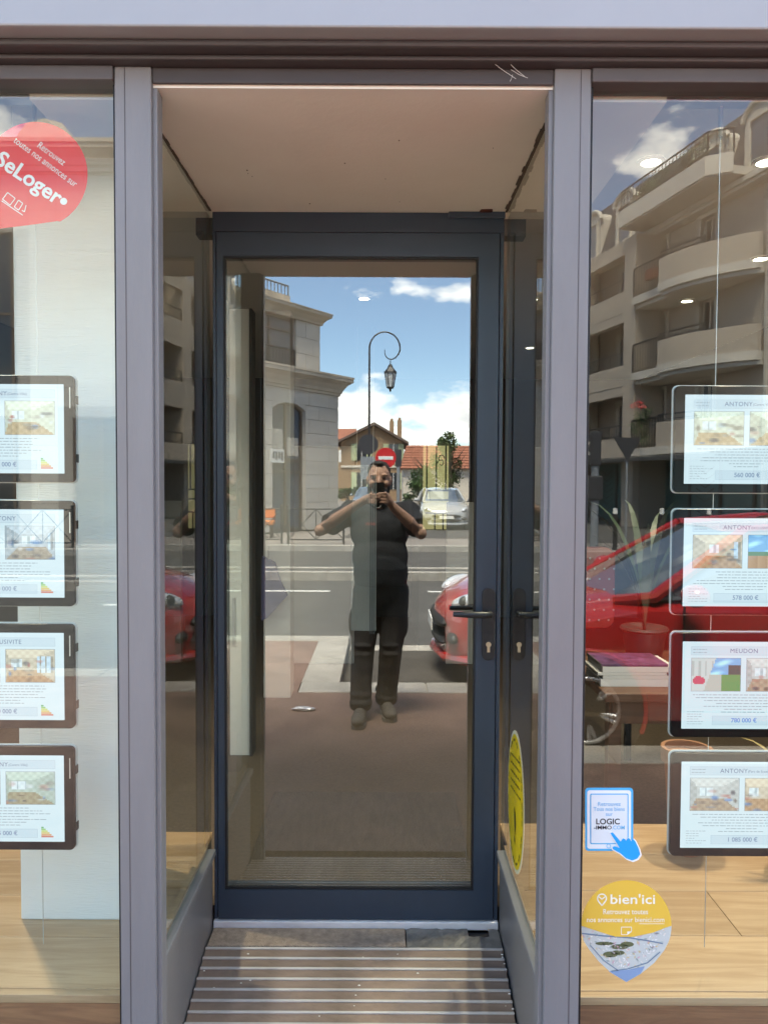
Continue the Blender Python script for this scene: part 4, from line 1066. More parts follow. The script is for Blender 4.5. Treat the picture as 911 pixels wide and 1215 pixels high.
    for zz in (-.07, .07): MB().box(cx + BW / 2 + .0031, cx + BW / 2 + .005, Y + .003, Y + .015, cz + zz - .01, cz + zz + .01).build('clip', 'black_metal', t)
    return t
Yt = 1.85
GL, GR = 'listing panels hung in the left window', 'listing panels hung in the right window'
rightp = [(521, 'ANTONY', '(Centre Ville)', '560 000 €', ('pale', 'pale'), 'top listing panel of right window, ANTONY at 560 000 euros, pale yellow room photo'),
          (667, 'ANTONY', 'EXCLUSIVITE', '578 000 €', ('warm', 'sky'), 'listing panel priced 578 000 euros with a wooden floored room photo'),
          (813, 'MEUDON', '', '780 000 €', ('out', 'grey'), 'listing panel headed MEUDON with a garden path photo'),
          (955, 'ANTONY', '(Parc de Sceaux)', '1 085 000 €', ('grey', 'warm'), 'bottom listing panel of right window priced 1 085 000 euros above oak platform')]
for k, (py, ti, su, pr, kk, lb) in enumerate(rightp):
    c = at(799.5 - (py - 576) * .010, py, Yt); tablet(c.x + .1725, c.z, Yt, lb, ti, su, pr, kk, 20 + k, GR, blueprice=(k == 2))
leftp = [(509, 'ANTONY', '(Centre Ville)', '595 000 €', ('grey', 'pale'), 'top listing panel before white column with a bright kitchen photo'),
         (657, 'ANTONY', '', '430 000 €', ('cool', 'cool'), 'listing panel before white column with a rosy living room photo'),
         (803, 'EXCLUSIVITE', '', '350 000 €', ('warm', 'warm'), 'listing panel before white column with an attic room photo'),
         (948, 'ANTONY', '(Centre Ville)', '415 000 €', ('green', 'green'), 'bottom listing panel before white column with an empty greenish room photo')]
for k, (py, ti, su, pr, kk, lb) in enumerate(leftp):
    c = at(88, py, Yt); tablet(c.x - .1725, c.z, Yt, lb, ti, su, pr, kk, 40 + k, GL)
for x0, grp, lb in ((.70 + .10, GR, 'thin steel cable holding the right window listing panels'), (1.045 - .07, GR, 'thin steel cable holding the right window listing panels'), (-.84, GL, 'thin steel cable holding the left window listing panels'), (-1.01, GL, 'thin steel cable holding the left window listing panels')):
    o = MB().cyl((x0, 1.869, .45), (x0, 1.869, RZ), .0011, n=6).build('steel_cable', 'cable'); tag(o, lb, 'cable', grp.replace('listing panels', 'cables'))
    MB().cyl((x0, 1.869, RZ - .07), (x0, 1.869, RZ + .0), .005, n=10).build('cable_clamp', 'alu', o)

# ---- stickers behind the glass (laid out in photo pixels on the pane's inner face)
def on(Yp): return lambda x, y: tuple(at(x, y, Yp))
def disc(mb, fn, cx, cy, rx, ry=None, a0=0, a1=360, n=40):
    ry = ry or rx; mb.add([fn(cx + rx * math.cos(R(a0 + (a1 - a0) * i / n)), cy + ry * math.sin(R(a0 + (a1 - a0) * i / n))) for i in range(n)], [tuple(reversed(range(n)))])
def poly(mb, fn, pts): mb.add([fn(*p) for p in pts], [tuple(range(len(pts)))])
def rot_text(mb, fn, s, x0, y0, ang, size, bold=0, align='CENTER', width=None, spacing=1.0):
    c, n = math.cos(R(ang)), math.sin(R(ang))
    add_text(mb, s, lambda x, y: fn(x0 + x * c + y * n, y0 + x * n - y * c), size, bold, align, spacing, width)
def stroke(mb, fn, pts, w):
    for (x0, y0), (x1, y1) in zip(pts[:-1], pts[1:]):
        L = math.hypot(x1 - x0, y1 - y0) or 1; nx, ny = -(y1 - y0) / L * w / 2, (x1 - x0) / L * w / 2
        poly(mb, fn, [(x0 + nx, y0 + ny), (x1 + nx, y1 + ny), (x1 - nx, y1 - ny), (x0 - nx, y0 - ny)])
YS = 1.7475
def sticker(name, label, px, py):
    return thing(name, tuple(at(px, py, YS)), label, 'sticker')
t = sticker('window_sticker', 'large red drop-shaped sticker with white lettering on the left window', 42, 207)
b = MB(); b.col = lin(232, 40, 52)
pts = [(42 + 62 * math.cos(R(a)), 207 + 63 * math.sin(R(a))) for a in range(-178, 66, 6)] + [(68, 262), (40, 266), (0, 271), (-28, 276), (-34, 262), (-28, 240)]
poly(b, on(YS), pts); b.build('sheet', 'sticker_print', t, colors=True)
w = MB(); w.col = (.85, .83, .82)
fn = on(YS - .0008)
rot_text(w, fn, 'Retrouvez', 61, 182, 36, 11.5, 0, width=38)
rot_text(w, fn, 'toutes nos annonces sur', 54, 192, 36.5, 11.5, 0, width=91)
rot_text(w, fn, 'SeLoger', 34, 211, 34, 26, .022, width=90)
disc(w, fn, 75.5, 238.5, 4.2)
for rct in ([(9, 228), (18, 235), (12, 243), (3, 236), (9, 228)], [(22, 237), (27, 241), (22, 249), (17, 245), (22, 237)], [(31, 243), (29, 251), (26, 249)], [(2, 238), (27, 255)]): stroke(w, fn, rct, 1.0)
w.build('lettering', 'sticker_print', t, colors=True)

YS = 1.7346
t = sticker('window_sticker', 'blue bordered tablet sticker with a pointing hand on right window', 722, 972)
def rr_px(x0, y0, x1, y1, r, n=5):
    return [((x0 + x1) / 2 + a, (y0 + y1) / 2 - b) for a, b in rrect(x1 - x0, y1 - y0, r, n)]
for i, (rc_, c) in enumerate((((694, 935, 751, 1010, 4), (70, 178, 232)), ((696.5, 938, 748.5, 1007.5, 3), (235, 240, 243)), ((700, 942, 745.5, 1002, 1.5), (70, 178, 232)), ((701.2, 943.2, 744.3, 1000.8, 1), (225, 232, 236)))):
    b = MB(); b.col = lin(*c); poly(b, on(YS - .0005 * i), rr_px(*rc_)); b.build('sheet', 'sticker_print', t, colors=True)
w = MB(); fn = on(YS - .0021); w.col = lin(120, 185, 225)
for s, y in (('Retrouvez', 954.5), ('Tous nos biens', 960.5), ('sur', 966.5)): rot_text(w, fn, s, 722.5, y, 0, 6.6, .008, width={'Retrouvez': 27, 'Tous nos biens': 37, 'sur': 8}[s])
w.col = lin(25, 25, 30); rot_text(w, fn, 'LOGIC', 721, 975.5, 0, 9.5, .018, width=28); rot_text(w, fn, '-IMMO', 715, 982.5, 0, 6.4, .012, width=21)
w.col = lin(110, 190, 235); rot_text(w, fn, '.COM', 733.5, 982.5, 0, 6.4, .012, width=15)
w.col = lin(110, 190, 235); stroke(w, fn, [(722 + 2.4 * math.cos(R(a)), 1004.3 + 2.4 * math.sin(R(a))) for a in range(0, 361, 30)], .7)
w.build('lettering', 'sticker_print', t, colors=True)
hand = [(724, 989), (726.5, 988), (729, 990.5), (736, 999), (739, 995), (741.5, 996), (742.5, 998), (745, 994.5), (747.5, 996), (748.5, 998.5), (751, 996), (753.5, 998.5), (757.5, 1007), (759.5, 1014), (756, 1019), (750, 1021.5), (743, 1019), (736, 1013), (727, 1008), (726.5, 1005.5), (729, 1004.5), (735, 1006.5)]
cxh = sum(p[0] for p in hand) / len(hand); cyh = sum(p[1] for p in hand) / len(hand)
b = MB(); b.col = lin(240, 244, 246); poly(b, on(YS - .0026), [(cxh + (x - cxh) * 1.10, cyh + (y - cyh) * 1.10) for x, y in hand]); b.build('hand_outline', 'sticker_print', t, colors=True)
b = MB(); b.col = lin(20, 165, 238); poly(b, on(YS - .0031), hand); b.build('hand', 'sticker_print', t, colors=True)

t = sticker('window_sticker', 'map pin sticker, yellow above and street map below, on right window', 743, 1100)
pin = [(743 + 53.5 * math.cos(R(a)), 1099 + 54 * math.sin(R(a))) for a in range(-200, 21, 5)] + [(788, 1128), (776, 1143), (760, 1156), (743, 1166), (725, 1155), (710, 1141), (698, 1126)]
b = MB(); b.col = lin(205, 210, 205); poly(b, on(YS), pin); b.build('sheet', 'sticker_print', t, colors=True)
rm = random.Random(12); m = MB(); fn = on(YS - .0006)
inside = lambda x, y: (y < 1118 and abs(x - 743) < 51) or (y >= 1118 and abs(x - 743) < (1163 - y) * 1.02)
for _ in range(420):
    x, y = rm.uniform(690, 796), rm.uniform(1103, 1160)
    if not inside(x, y): continue
    m.col = lin(*rm.choice(((225, 228, 222), (232, 225, 215), (190, 200, 195), (215, 175, 185), (160, 170, 165), (240, 240, 236), (220, 200, 150)))); s = rm.uniform(.6, 1.9); a = rm.uniform(0, 180)
    poly(m, fn, [(x + s * math.cos(R(a + k * 90)) * (1.6 if k % 2 else .6), y + s * math.sin(R(a + k * 90)) * (1.6 if k % 2 else .6)) for k in range(4)])
m.col = lin(105, 110, 78)
for x, y, r_, q in ((717, 1120, 11, 2.2), (735, 1124, 11, 3), (744, 1121, 8, 3.2), (724, 1133, 9, 3.5), (733, 1131, 8, 3)): disc(m, fn, x, y, r_, q, n=16)
m.build('map', 'sticker_print', t, colors=True)
m = MB(); fn = on(YS - .0010); m.col = lin(120, 140, 160)
stroke(m, fn, [(690, 1108), (715, 1111), (745, 1113), (770, 1117), (786, 1120)], 1.5); stroke(m, fn, [(725, 1153), (745, 1150), (768, 1143), (783, 1130)], 1.2); stroke(m, fn, [(700, 1122), (716, 1140), (733, 1152)], 1.0)
m.col = lin(140, 165, 200); poly(m, fn, [(722, 1153), (746, 1151), (765, 1147), (760, 1156), (743, 1165.5)]); m.build('map_streets', 'sticker_print', t, colors=True)
b = MB(); b.col = lin(238, 195, 78)
top = [(743 + 53.5 * math.cos(R(a)), 1099 + 54 * math.sin(R(a))) for a in range(-180, 1, 5)]
poly(b, on(YS - .0014), top + [(790, 1101), (775, 1107), (752, 1112), (730, 1112), (708, 1105)]); b.build('yellow_field', 'sticker_print', t, colors=True)
w = MB(); fn = on(YS - .0019); w.col = lin(250, 246, 228)
rot_text(w, fn, "bien'ici", 750.5, 1068, 0, 16, .012, width=53)
stroke(w, fn, [(714 + 5.2 * math.cos(R(a)), 1066.5 + 5.2 * math.sin(R(a))) for a in range(-215, 36, 10)] + [(714, 1075), (709.5, 1069.5)], 1.5)
stroke(w, fn, [(710.5, 1064.5), (714, 1067.5), (717.5, 1064.5)], 1.3)
rot_text(w, fn, 'Retrouvez toutes', 742, 1082.5, 0, 9, .004, width=53); rot_text(w, fn, 'nos annonces sur bienici.com', 742, 1092, 0, 8.6, .004, width=92)
stroke(w, fn, [(758, 1096.6), (788, 1096.6)], .6)
stroke(w, fn, [(737, 1100.5), (749, 1100.5), (749, 1106), (744, 1106)], .8); stroke(w, fn, [(737, 1100.5), (737, 1109.5), (744, 1109.5)], .8); poly(w, fn, [(744, 1106.5), (749, 1106.5), (744, 1110)])
w.build('lettering', 'sticker_print', t, colors=True)

# yellow oval on the right side glass, on the recess side
t = thing('oval_sticker', (XR + .003, 2.2, .68), 'yellow oval sticker with white edge on the side glass by the door', 'sticker')
def oval(k, ry, rz, col):
    b = MB(); b.col = col; n = 44
    b.add([(XR + .0032 - k * .0006, 2.205 - ry * math.cos(2 * math.pi * i / n), .675 + rz * math.sin(2 * math.pi * i / n)) for i in range(n)], [tuple(range(n))]); return b
oval(0, .137, .205, lin(232, 230, 205)).build('sheet', 'sticker_print', t, colors=True)
oval(1, .128, .194, lin(244, 214, 10)).build('yellow_field', 'sticker_print', t, colors=True)
w = MB(); w.col = lin(70, 62, 20); P3 = lambda y, z: (XR + .0012, 2.205 - y, .675 + z)
for i in range(0, 46):
    a = 2 * math.pi * i / 46
    if i % 3 == 2: continue
    q = [(.112, .174, a), (.117, .181, a), (.117, .181, a + .1), (.112, .174, a + .1)]
    w.add([P3(r1 * math.cos(b_), r2 * math.sin(b_)) for r1, r2, b_ in q], [(3, 2, 1, 0)])
ro = random.Random(4)
for z in (.125, .10, .075, .05, .025):
    y = -.075
    while y < .07:
        l = ro.uniform(.008, .025); w.add([P3(y, z + .5 * y * .3), P3(y + l, z + .5 * (y + l) * .3), P3(y + l, z + .005 + .5 * (y + l) * .3), P3(y, z + .005 + .5 * y * .3)], [(0, 1, 2, 3)]); y += l + .008
w.add([P3(-.012, -.02), P3(.01, -.03), P3(.018, -.07), P3(.004, -.10), P3(-.006, -.06)], [(4, 3, 2, 1, 0)])
w.add([P3(-.002, -.10), P3(.012, -.11), P3(.008, -.125), P3(-.006, -.118)], [(3, 2, 1, 0)])
w.build('print', 'sticker_print', t, colors=True)

# ---- furniture and fittings inside
def stand(name, label, cat, dims, m, part='board'):
    t = thing(name, ((dims[0] + dims[1]) / 2, (dims[2] + dims[3]) / 2, dims[4]), label, cat); bx(part, m, dims, t, bevel=.004); return t
t = stand('door_jamb', 'white door jamb with a lock plate standing inside the shop by the entrance', 'door jamb', (-.805, -.70, 4.0, 4.12, .165, 2.5), 'white_paint')
bx('lock_plate', 'alu', (-.79, -.775, 3.992, 3.999, .75, 1.0), t)
bx('stop_bead', 'dark_panel', (-.699, -.685, 3.99, 4.1, .165, 2.5), t)
t = stand('partition', 'narrow white partition end inside the shop seen through the door', 'partition', (-.80, -.62, 5.1, 5.3, .165, 2.739), 'white_paint')
t = stand('partition', 'wide pale partition panel inside the shop behind the photographer reflection', 'partition', (-.755, -.235, 6.1, 6.16, .165, 1.9), 'white_paint')
t = stand('banner', 'blue grey banner with dark vertical stripes hanging inside behind the photographer', 'banner', (-.24, -.055, 5.62, 5.64, .52, 1.74), 'cool_panel')
for x in (-.10, -.085, -.07): bx('stripe', 'steel_blue', (x, x + .006, 5.612, 5.6195, .5, 1.735), t)
for x in (-.2, -.08): MB().cyl((x, 5.63, 1.74), (x, 5.63, 2.739), .004, n=6).build('hanger', 'cable', t)
t = stand('partition', 'short pale partition inside the shop beside the yellow window', 'partition', (.50, .74, 6.1, 6.16, .165, 1.46), 'white_paint')
t = thing('grille_window', (.44, 6.5, 1.2), 'yellow lit inner window with a black scrolled iron grille', 'window')
bx('lit_pane', 'window_glow', (.33, .545, 6.52, 6.54, 1.22, 1.93), t)
bx('reveal', 'room_wall', (.30, .58, 6.542, 8.29, .17, 1.96), t)
g = MB()
for x in (.36, .44, .52): g.cyl((x, 6.5, 1.55), (x, 6.5, 1.93), .007, n=6)
for z in (1.55, 1.47, 1.36): g.cyl((.35, 6.5, z), (.545, 6.5, z), .007, n=6)
g.cyl((.36, 6.5, 1.47), (.36, 6.5, 1.55), .007, n=6); g.cyl((.50, 6.5, 1.22), (.50, 6.5, 1.36), .006, n=6); g.cyl((.43, 6.5, 1.22), (.43, 6.5, 1.36), .006, n=6)
for s in (-1, 1):
    g.tube([(.48 + s * .03 * math.cos(a) * (1 - a / 9), 6.5, 1.80 + .035 * math.sin(a) * (1 - a / 9) + s * .02) for a in [k * .5 for k in range(13)]], .004, 5)
g.build('grille', 'dark_iron', t)
t = thing('blue_jacket', (-.70, 5.05, .70), 'blue cloth jacket hanging from the narrow white partition inside', 'jacket')
MB().prism([(-.80, 1.12), (-.72, 1.08), (-.68, .95), (-.635, .86), (-.69, .80), (-.76, .72), (-.80, .70)], lambda x, z: (x, 5.03 + .05 * math.sin(z * 14), z), lambda x, z: (x, 5.095, z)).build('cloth', 'blue_cloth', t, smooth=True)
MB().tube([(-.76, 5.06, 1.1), (-.76, 5.05, 1.16), (-.76, 5.09, 1.18)], .006, 6).build('hook', 'alu', t)

t = thing('wooden_table', (1.2, 3.3, .165), 'brown wooden table inside the right window holding magazines', 'table')
bx('tabletop', 'table_wood', (.86, 2.3, 2.95, 3.75, .755, .79), t, bevel=.004); bx('apron', 'table_wood', (.90, 2.26, 2.99, 3.02, .66, .754), t)
for x in (.89, 2.2):
    for y in (3.0, 3.65): bx('leg', 'table_wood', (x, x + .05, y, y + .05, .166, .754), t)
mgz = [(.30, 'magazine', 'thick pale book at bottom of the magazine pile', .030), (.31, 'magazine', 'white magazine second from the bottom of the pile on the table', .014), (.30, 'magazine', 'thin magazine third from the bottom of the pile on the table', .012), (.32, 'magazine', 'pale magazine below the purple covered one on the pile', .022), (.29, 'magazine_cover', 'purple covered magazine on top of the pile on the table', .010)]
z = .7905
for k, (w_, m_, lb, h_) in enumerate(mgz):
    x0 = .87 + .012 * math.sin(k * 2.3); tt = thing('magazine', (x0 + .12, 3.15, z), lb, 'magazine', 'pile of magazines on the table')
    bx('pages', m_, (x0, x0 + w_ * .92, 3.05, 3.26, z, z + h_), tt, bevel=.001)
    bx('spine', 'dark_panel', (x0 - .004, x0, 3.05, 3.26, z, z + h_), tt); z += h_ + .0008
t = thing('dotted_chair', (1.14, 4.15, .165), 'red chair with pale dots standing behind the table inside the shop', 'chair')
bk = MB().prism(rrect(.32, .46, .06), lambda x, q: (1.14 + x, 4.30, 1.02 + q), lambda x, q: (1.14 + x, 4.36, 1.02 + q)).build('backrest', 'red_dots', t, bevel=.008)
dt = MB()
for i in range(6):
    for k in range(7): dt.cyl((.995 + i * .054 + (.027 if k % 2 else 0), 4.2985, .84 + k * .058), (.995 + i * .054 + (.027 if k % 2 else 0), 4.2995, .84 + k * .058), .006, n=10)
dt.build('dots', 'sign_grey', bk)
bx('seat', 'red_dots', (.98, 1.30, 3.92, 4.34, .60, .66), t, bevel=.015)
for x in (.99, 1.26):
    for y in (3.95, 4.28): bx('leg', 'black_metal', (x, x + .03, y, y + .03, .166, .60), t)
t = thing('clay_pot', (1.0, 2.5, .3905), 'brown clay pot standing on the oak platform behind the listings', 'pot')
MB().lathe((1.0, 2.5, .3905), [(0, 0), (.05, 0), (.07, .30), (.082, .30), (.082, .345), (.07, .345), (.066, .32), (0, .32)], 24).build('body', 'pot_clay', t, smooth=True)
def palm(x, y, z0, h, n, seed, label, m, pot, spread):
    rr = random.Random(seed); t = thing('potted_plant', (x, y, z0), label, 'plant')
    MB().lathe((x, y, z0), [(0, 0), (.07, 0), (.095, .16), (.105, .17), (.10, .18), (.085, .17), (0, .16)], 20).build('pot', pot, t, smooth=True)
    for k in range(n):
        a = rr.uniform(0, 6.28); L = h * rr.uniform(.7, 1.1); c = MB(); pts = []
        for i in range(9):
            s = i / 8; pts.append(Vector((x + math.cos(a) * spread * s ** 1.6, y + math.sin(a) * spread * .5 * s ** 1.6, z0 + .15 + L * (s - .32 * s ** 3))))
        side = Vector((-math.sin(a), math.cos(a), 0))
        for i in range(8):
            w0 = .016 * math.sin(math.pi * min(1, (i + .8) / 8.5)) + .002; w1 = .016 * math.sin(math.pi * min(1, (i + 1.8) / 8.5)) + .001
            c.quad(pts[i] - side * w0, pts[i] + side * w0, pts[i + 1] + side * w1, pts[i + 1] - side * w1)
        c.build('leaf', m, t)
palm(1.16, 2.95 + .45, .79, .85, 9, 6, 'dark leafed pot plant on the table behind the listing panels', 'palm_dark', 'pot_glass', .32)
palm(1.30, 2.35, .3905, .36, 12, 8, 'small pot plant with drying yellow blades on the oak platform', 'dry_blade', 'pot_glass', .20)

# ================================================================== CARS
def make_car(name, loc, rz, paint, label):
    t = thing(name, loc, label, 'car', rz=rz)
    st = [(2.02, .50, .34, .50), (1.99, .62, .24, .60), (1.90, .72, .20, .70), (1.70, .80, .18, .80), (1.40, .84, .17, .885), (1.05, .855, .17, .945), (.80, .86, .17, .99), (.4, .86, .17, .985), (-.4, .86, .17, .995), (-1.2, .86, .17, 1.02), (-1.65, .84, .18, 1.03), (-1.90, .78, .22, .98), (-2.0, .68, .28, .80)]
    prof = [(0, 0), (.72, 0), (.93, .06), (1.0, .30), (.995, .55), (.975, .76), (.93, .90), (.80, .985), (.45, 1.02), (0, 1.035)]
    v = []; n = 2 * len(prof) - 1
    for x, w, zb, zt in st:
        half = [(w * a, zb + (zt - zb) * b) for a, b in prof]
        ring = [(x - (.10 * (abs(y) / w) ** 2 if x > 1.3 else 0), y, z) for y, z in half] + [(x - (.10 * (abs(y) / w) ** 2 if x > 1.3 else 0), -y, z) for y, z in reversed(half[:-1])]
        v += ring
    f = []
    for i in range(len(st) - 1):
        for k in range(n - 1): f.append((i * n + k, i * n + k + 1, (i + 1) * n + k + 1, (i + 1) * n + k))
        f.append((i * n + n - 1, i * n, (i + 1) * n, (i + 1) * n + n - 1))
    f += [tuple(range(n)), tuple(reversed(range((len(st) - 1) * n, len(st) * n)))]
    mb = MB(); mb.add(v, f); body = mb.build('body', paint, t, world=False, smooth=True, clean=True)
    # greenhouse
    lo = [(.98, .50), (.78, .74), (-.4, .78), (-1.3, .77), (-1.80, .66)]; hi = [(.20, .44), (.08, .55), (-.5, .585), (-1.2, .57), (-1.52, .48)]
    zl = [.955, .97, .98, 1.01, 1.02]; zh = [1.39, 1.40, 1.455, 1.42, 1.36]
    g = MB()
    for s in (1, -1):
        for i in range(4):
            g.quad((lo[i][0], s * lo[i][1], zl[i]), (lo[i + 1][0], s * lo[i + 1][1], zl[i + 1]), (hi[i + 1][0], s * hi[i + 1][1], zh[i + 1]), (hi[i][0], s * hi[i][1], zh[i]))
    fr_ = [(1.06, 0, .965), (.28, 0, 1.405)]; re_ = [(-1.90, 0, 1.02), (-1.58, 0, 1.37)]
    for s in (1, -1):
        g.quad(fr_[0], (lo[0][0], s * lo[0][1], zl[0]), (hi[0][0], s * hi[0][1], zh[0]), fr_[1]); g.quad(re_[0], (lo[4][0], s * lo[4][1], zl[4]), (hi[4][0], s * hi[4][1], zh[4]), re_[1])
    g.build('windows', 'car_glass', t, world=False)
    r = MB(); cl = [.28, .14, -.5, -1.2, -1.58]; cz = [1.415, 1.425, 1.485, 1.45, 1.38]
    for s in (1, -1):
        for i in range(4):
            ym0, ym1 = s * hi[i][1] * .5, s * hi[i + 1][1] * .5
            r.quad((cl[i], 0, cz[i]), ((cl[i] + hi[i][0]) / 2, ym0, cz[i] - .004), ((cl[i + 1] + hi[i + 1][0]) / 2, ym1, cz[i + 1] - .004), (cl[i + 1], 0, cz[i + 1]))
            r.quad(((cl[i] + hi[i][0]) / 2, ym0, cz[i] - .004), (hi[i][0], s * (hi[i][1] + .02), zh[i] - .01), (hi[i + 1][0], s * (hi[i + 1][1] + .02), zh[i + 1] - .01), ((cl[i + 1] + hi[i + 1][0]) / 2, ym1, cz[i + 1] - .004))
    r.build('roof', paint, t, world=False, smooth=True, clean=True)
    p = MB()
    for s in (1, -1):
        p.tube([(1.0, s * .66, .95), (.78, s * .755, .985), (.12, s * .565, 1.40)], .042, 8); p.tube([(.12, s * .565, 1.40), (-.5, s * .60, 1.45), (-1.2, s * .585, 1.42), (-1.52, s * .50, 1.37)], .035, 8)
        p.tube([(-1.28, s * .80, 1.0), (-1.30, s * .70, 1.22), (-1.22, s * .58, 1.41)], .085, 8); p.tube([(-1.78, s * .68, 1.0), (-1.52, s * .5, 1.36)], .05, 8)
    p.build('pillar', paint, t, world=False, smooth=True)
    bp = MB()
    for s in (1, -1): bp.tube([(-.38, s * .785, .99), (-.42, s * .60, 1.43)], .04, 6)
    bp.build('centre_pillar', 'car_black', t, world=False)
    for s in (1, -1):
        for x in (1.22, -1.28):
            a = MB(); a.cyl((x, s * .70, .30), (x, s * .868, .30), .365, n=36); a.build('wheel_arch', 'car_black', body, world=False)
            lip = MB(); lip.tube([(x + .372 * math.cos(q), s * .862, .30 + .372 * math.sin(q)) for q in [math.pi * (-.12 + 1.24 * k / 20) for k in range(21)]], .02, 6); lip.build('arch_lip', paint, body, world=False, smooth=True)
            w = MB(); prof_w = [(.19, -.10), (.27, -.10), (.30, -.08), (.305, 0), (.30, .08), (.27, .10), (.205, .095), (.20, .04)]
            nn = 32; vs = []
            for rr_, q in prof_w: vs += [(x + rr_ * math.cos(2 * math.pi * k / nn), s * (.785 + q), .305 + rr_ * math.sin(2 * math.pi * k / nn)) for k in range(nn)]
            w.add(vs, [(i * nn + k, i * nn + (k + 1) % nn, (i + 1) * nn + (k + 1) % nn, (i + 1) * nn + k) for i in range(len(prof_w) - 1) for k in range(nn)])
            wh = w.build('wheel', 'tyre', t, world=False, smooth=True)
            rm_ = MB(); rm_.cyl((x, s * .83, .305), (x, s * .84, .305), .07, n=16); rm_.tube([(x + .2 * math.cos(q), s * .878, .305 + .2 * math.sin(q)) for q in [2 * math.pi * k / 32 for k in range(33)]], .014, 6)
            for k in range(6):
                q = 2 * math.pi * k / 6 + .3
                for dq in (-.10, .10): rm_.tube([(x + .04 * math.cos(q), s * .845, .305 + .04 * math.sin(q)), (x + .2 * math.cos(q + dq), s * .872, .305 + .2 * math.sin(q + dq))], .015, 6)
            rm_.build('rim', 'alloy', wh, world=False); MB().cyl((x, s * .79, .305), (x, s * .81, .305), .195, n=28).build('brake', 'car_black', wh, world=False)
    for s in (1, -1):
        h = MB().ball((1.74, s * .655, .715), (.19, .075, .07), 18, 12, rot=Matrix.Rotation(-s * .62, 3, 'Z') @ Matrix.Rotation(.22, 3, 'Y')).build('headlight', 'headlight', t, world=False, smooth=True)
        MB().ball((1.80, s * .665, .72), (.045, .045, .045), 12, 8).build('bulb', 'car_black', h, world=False)
        MB().ball((1.885, s * .60, .40), (.05, .11, .05), 14, 8).build('fog_lamp', 'car_black', t, world=False, smooth=True)
        MB().ball((.60, s * .97, 1.03), (.085, .10, .07), 16, 10).build('mirror', paint, t, world=False, smooth=True)
        MB().tube([(.62, s * .84, .97), (.61, s * .93, 1.0)], .022, 6).build('mirror_arm', 'car_black', t, world=False)
        MB().ball((-1.93, s * .66, .84), (.06, .12, .13), 14, 10).build('tail_light', 'geranium', t, world=False, smooth=True)
        d = MB()
        for x in (.62, -.40, -1.22): d.box(x - .004, x + .004, s * .845, s * .866, .30, .95)
        d.box(-1.22, .62, s * .845, s * .8655, .292, .30); d.build('door_seam', 'car_black', body, world=False)
        for x in (.02 - .25, -1.02): MB().tube([(x - .09, s * .862, .82), (x - .05, s * .885, .825), (x + .05, s * .885, .825), (x + .09, s * .862, .82)], .011, 6).build('door_handle', 'alloy', t, world=False)
    gr_ = MB().ball((1.945, 0, .50), (.09, .50, .075), 24, 10).build('grille', 'car_black', t, world=False, smooth=True)
    MB().ball((1.955, 0, .345), (.075, .52, .055), 24, 10).build('air_intake', 'car_black', t, world=False, smooth=True)
    MB().tube([(1.74, -.74, .23), (1.93, -.5, .215), (2.0, 0, .21), (1.93, .5, .215), (1.74, .74, .23)], .045, 8).build('bumper_lip', paint, t, world=False, smooth=True)
    MB().box(2.035, 2.045, -.25, .25, .40, .505).build('number_plate', 'plate_white', t, world=False)
    return t
make_car('parked_car', (2.47, -2.09, ZR + .006), math.pi, 'car_red', 'shiny red hatchback parked at the kerb opposite the right window')
make_car('parked_car', (2.15, -23.5, ZF), R(90), 'car_white', 'white car facing the shop parked at the side street corner')
make_car('parked_car', (-.75, -37, ZF), R(94), 'car_blue', 'grey blue car parked farther along the side street')

# ================================================================== THE PHOTOGRAPHER
PM = thing('person', (-.07, -.28, 0), 'person in black t-shirt and dark work trousers holding up a phone to take a picture', 'person')
def fused(name, mb, m, parent, voxel, smooth_it=4):
    me = mb.mesh('tmp', m); o = bpy.data.objects.new('tmp', me); COL.objects.link(o)
    r = o.modifiers.new('r', 'REMESH'); r.mode = 'VOXEL'; r.voxel_size = voxel; r.use_smooth_shade = True
    s = o.modifiers.new('s', 'SMOOTH'); s.factor = .5; s.iterations = smooth_it
    dg = bpy.context.evaluated_depsgraph_get(); dg.update()
    ev = bpy.data.meshes.new_from_object(o.evaluated_get(dg)); bpy.data.objects.remove(o)
    ev.name = name; ev.materials.clear(); ev.materials.append(MATS[m]); ev.transform(ROOTM[PM.name].inverted())
    ev.polygons.foreach_set('use_smooth', [True] * len(ev.polygons)); ev.polygons.foreach_set('material_index', [0] * len(ev.polygons)); ev.update()
    return link(name, ev, parent)
def limb(mb, pts, rs_, n=14):
    mb.tube(pts, rs_, n)
    for p, r in zip(pts, rs_): mb.ball(p, r, n, 10)
def finger(mb, pts, r=.0085): limb(mb, pts, [r, r * .98, r * .92, r * .8][:len(pts)], 8)
HX = -.035
sk = MB()
sk.ball((HX, -.335, 1.642), (.077, .098, .112), 24, 18); sk.ball((HX, -.30, 1.560), (.058, .066, .062), 20, 14)
sk.ball((HX, -.262, 1.545), (.032, .028, .028), 12, 10); limb(sk, [(HX, -.245, 1.648), (HX, -.228, 1.612)], [.011, .016], 10)
for s in (-1, 1):
    sk.ball((HX + s * .078, -.34, 1.625), (.012, .024, .034), 10, 8); sk.ball((HX + s * .033, -.252, 1.662), (.030, .014, .011), 10, 8); sk.ball((HX + s * .045, -.268, 1.605), (.028, .028, .028), 10, 8)
limb(sk, [(HX, -.35, 1.36), (HX, -.345, 1.46), (HX, -.335, 1.56)], [.075, .060, .058])
sk.ball((-.03, -.35, 1.26), (.165, .10, .19), 20, 14); sk.ball((-.025, -.345, 1.02), (.15, .105, .2), 20, 14)
SHR, ELR, WRR = (.165, -.345, 1.405), (.245, -.125, 1.275), (.050, -.045, 1.462)
SHL, ELL, WRL = (-.225, -.345, 1.405), (-.425, -.165, 1.290), (-.170, -.050, 1.470)
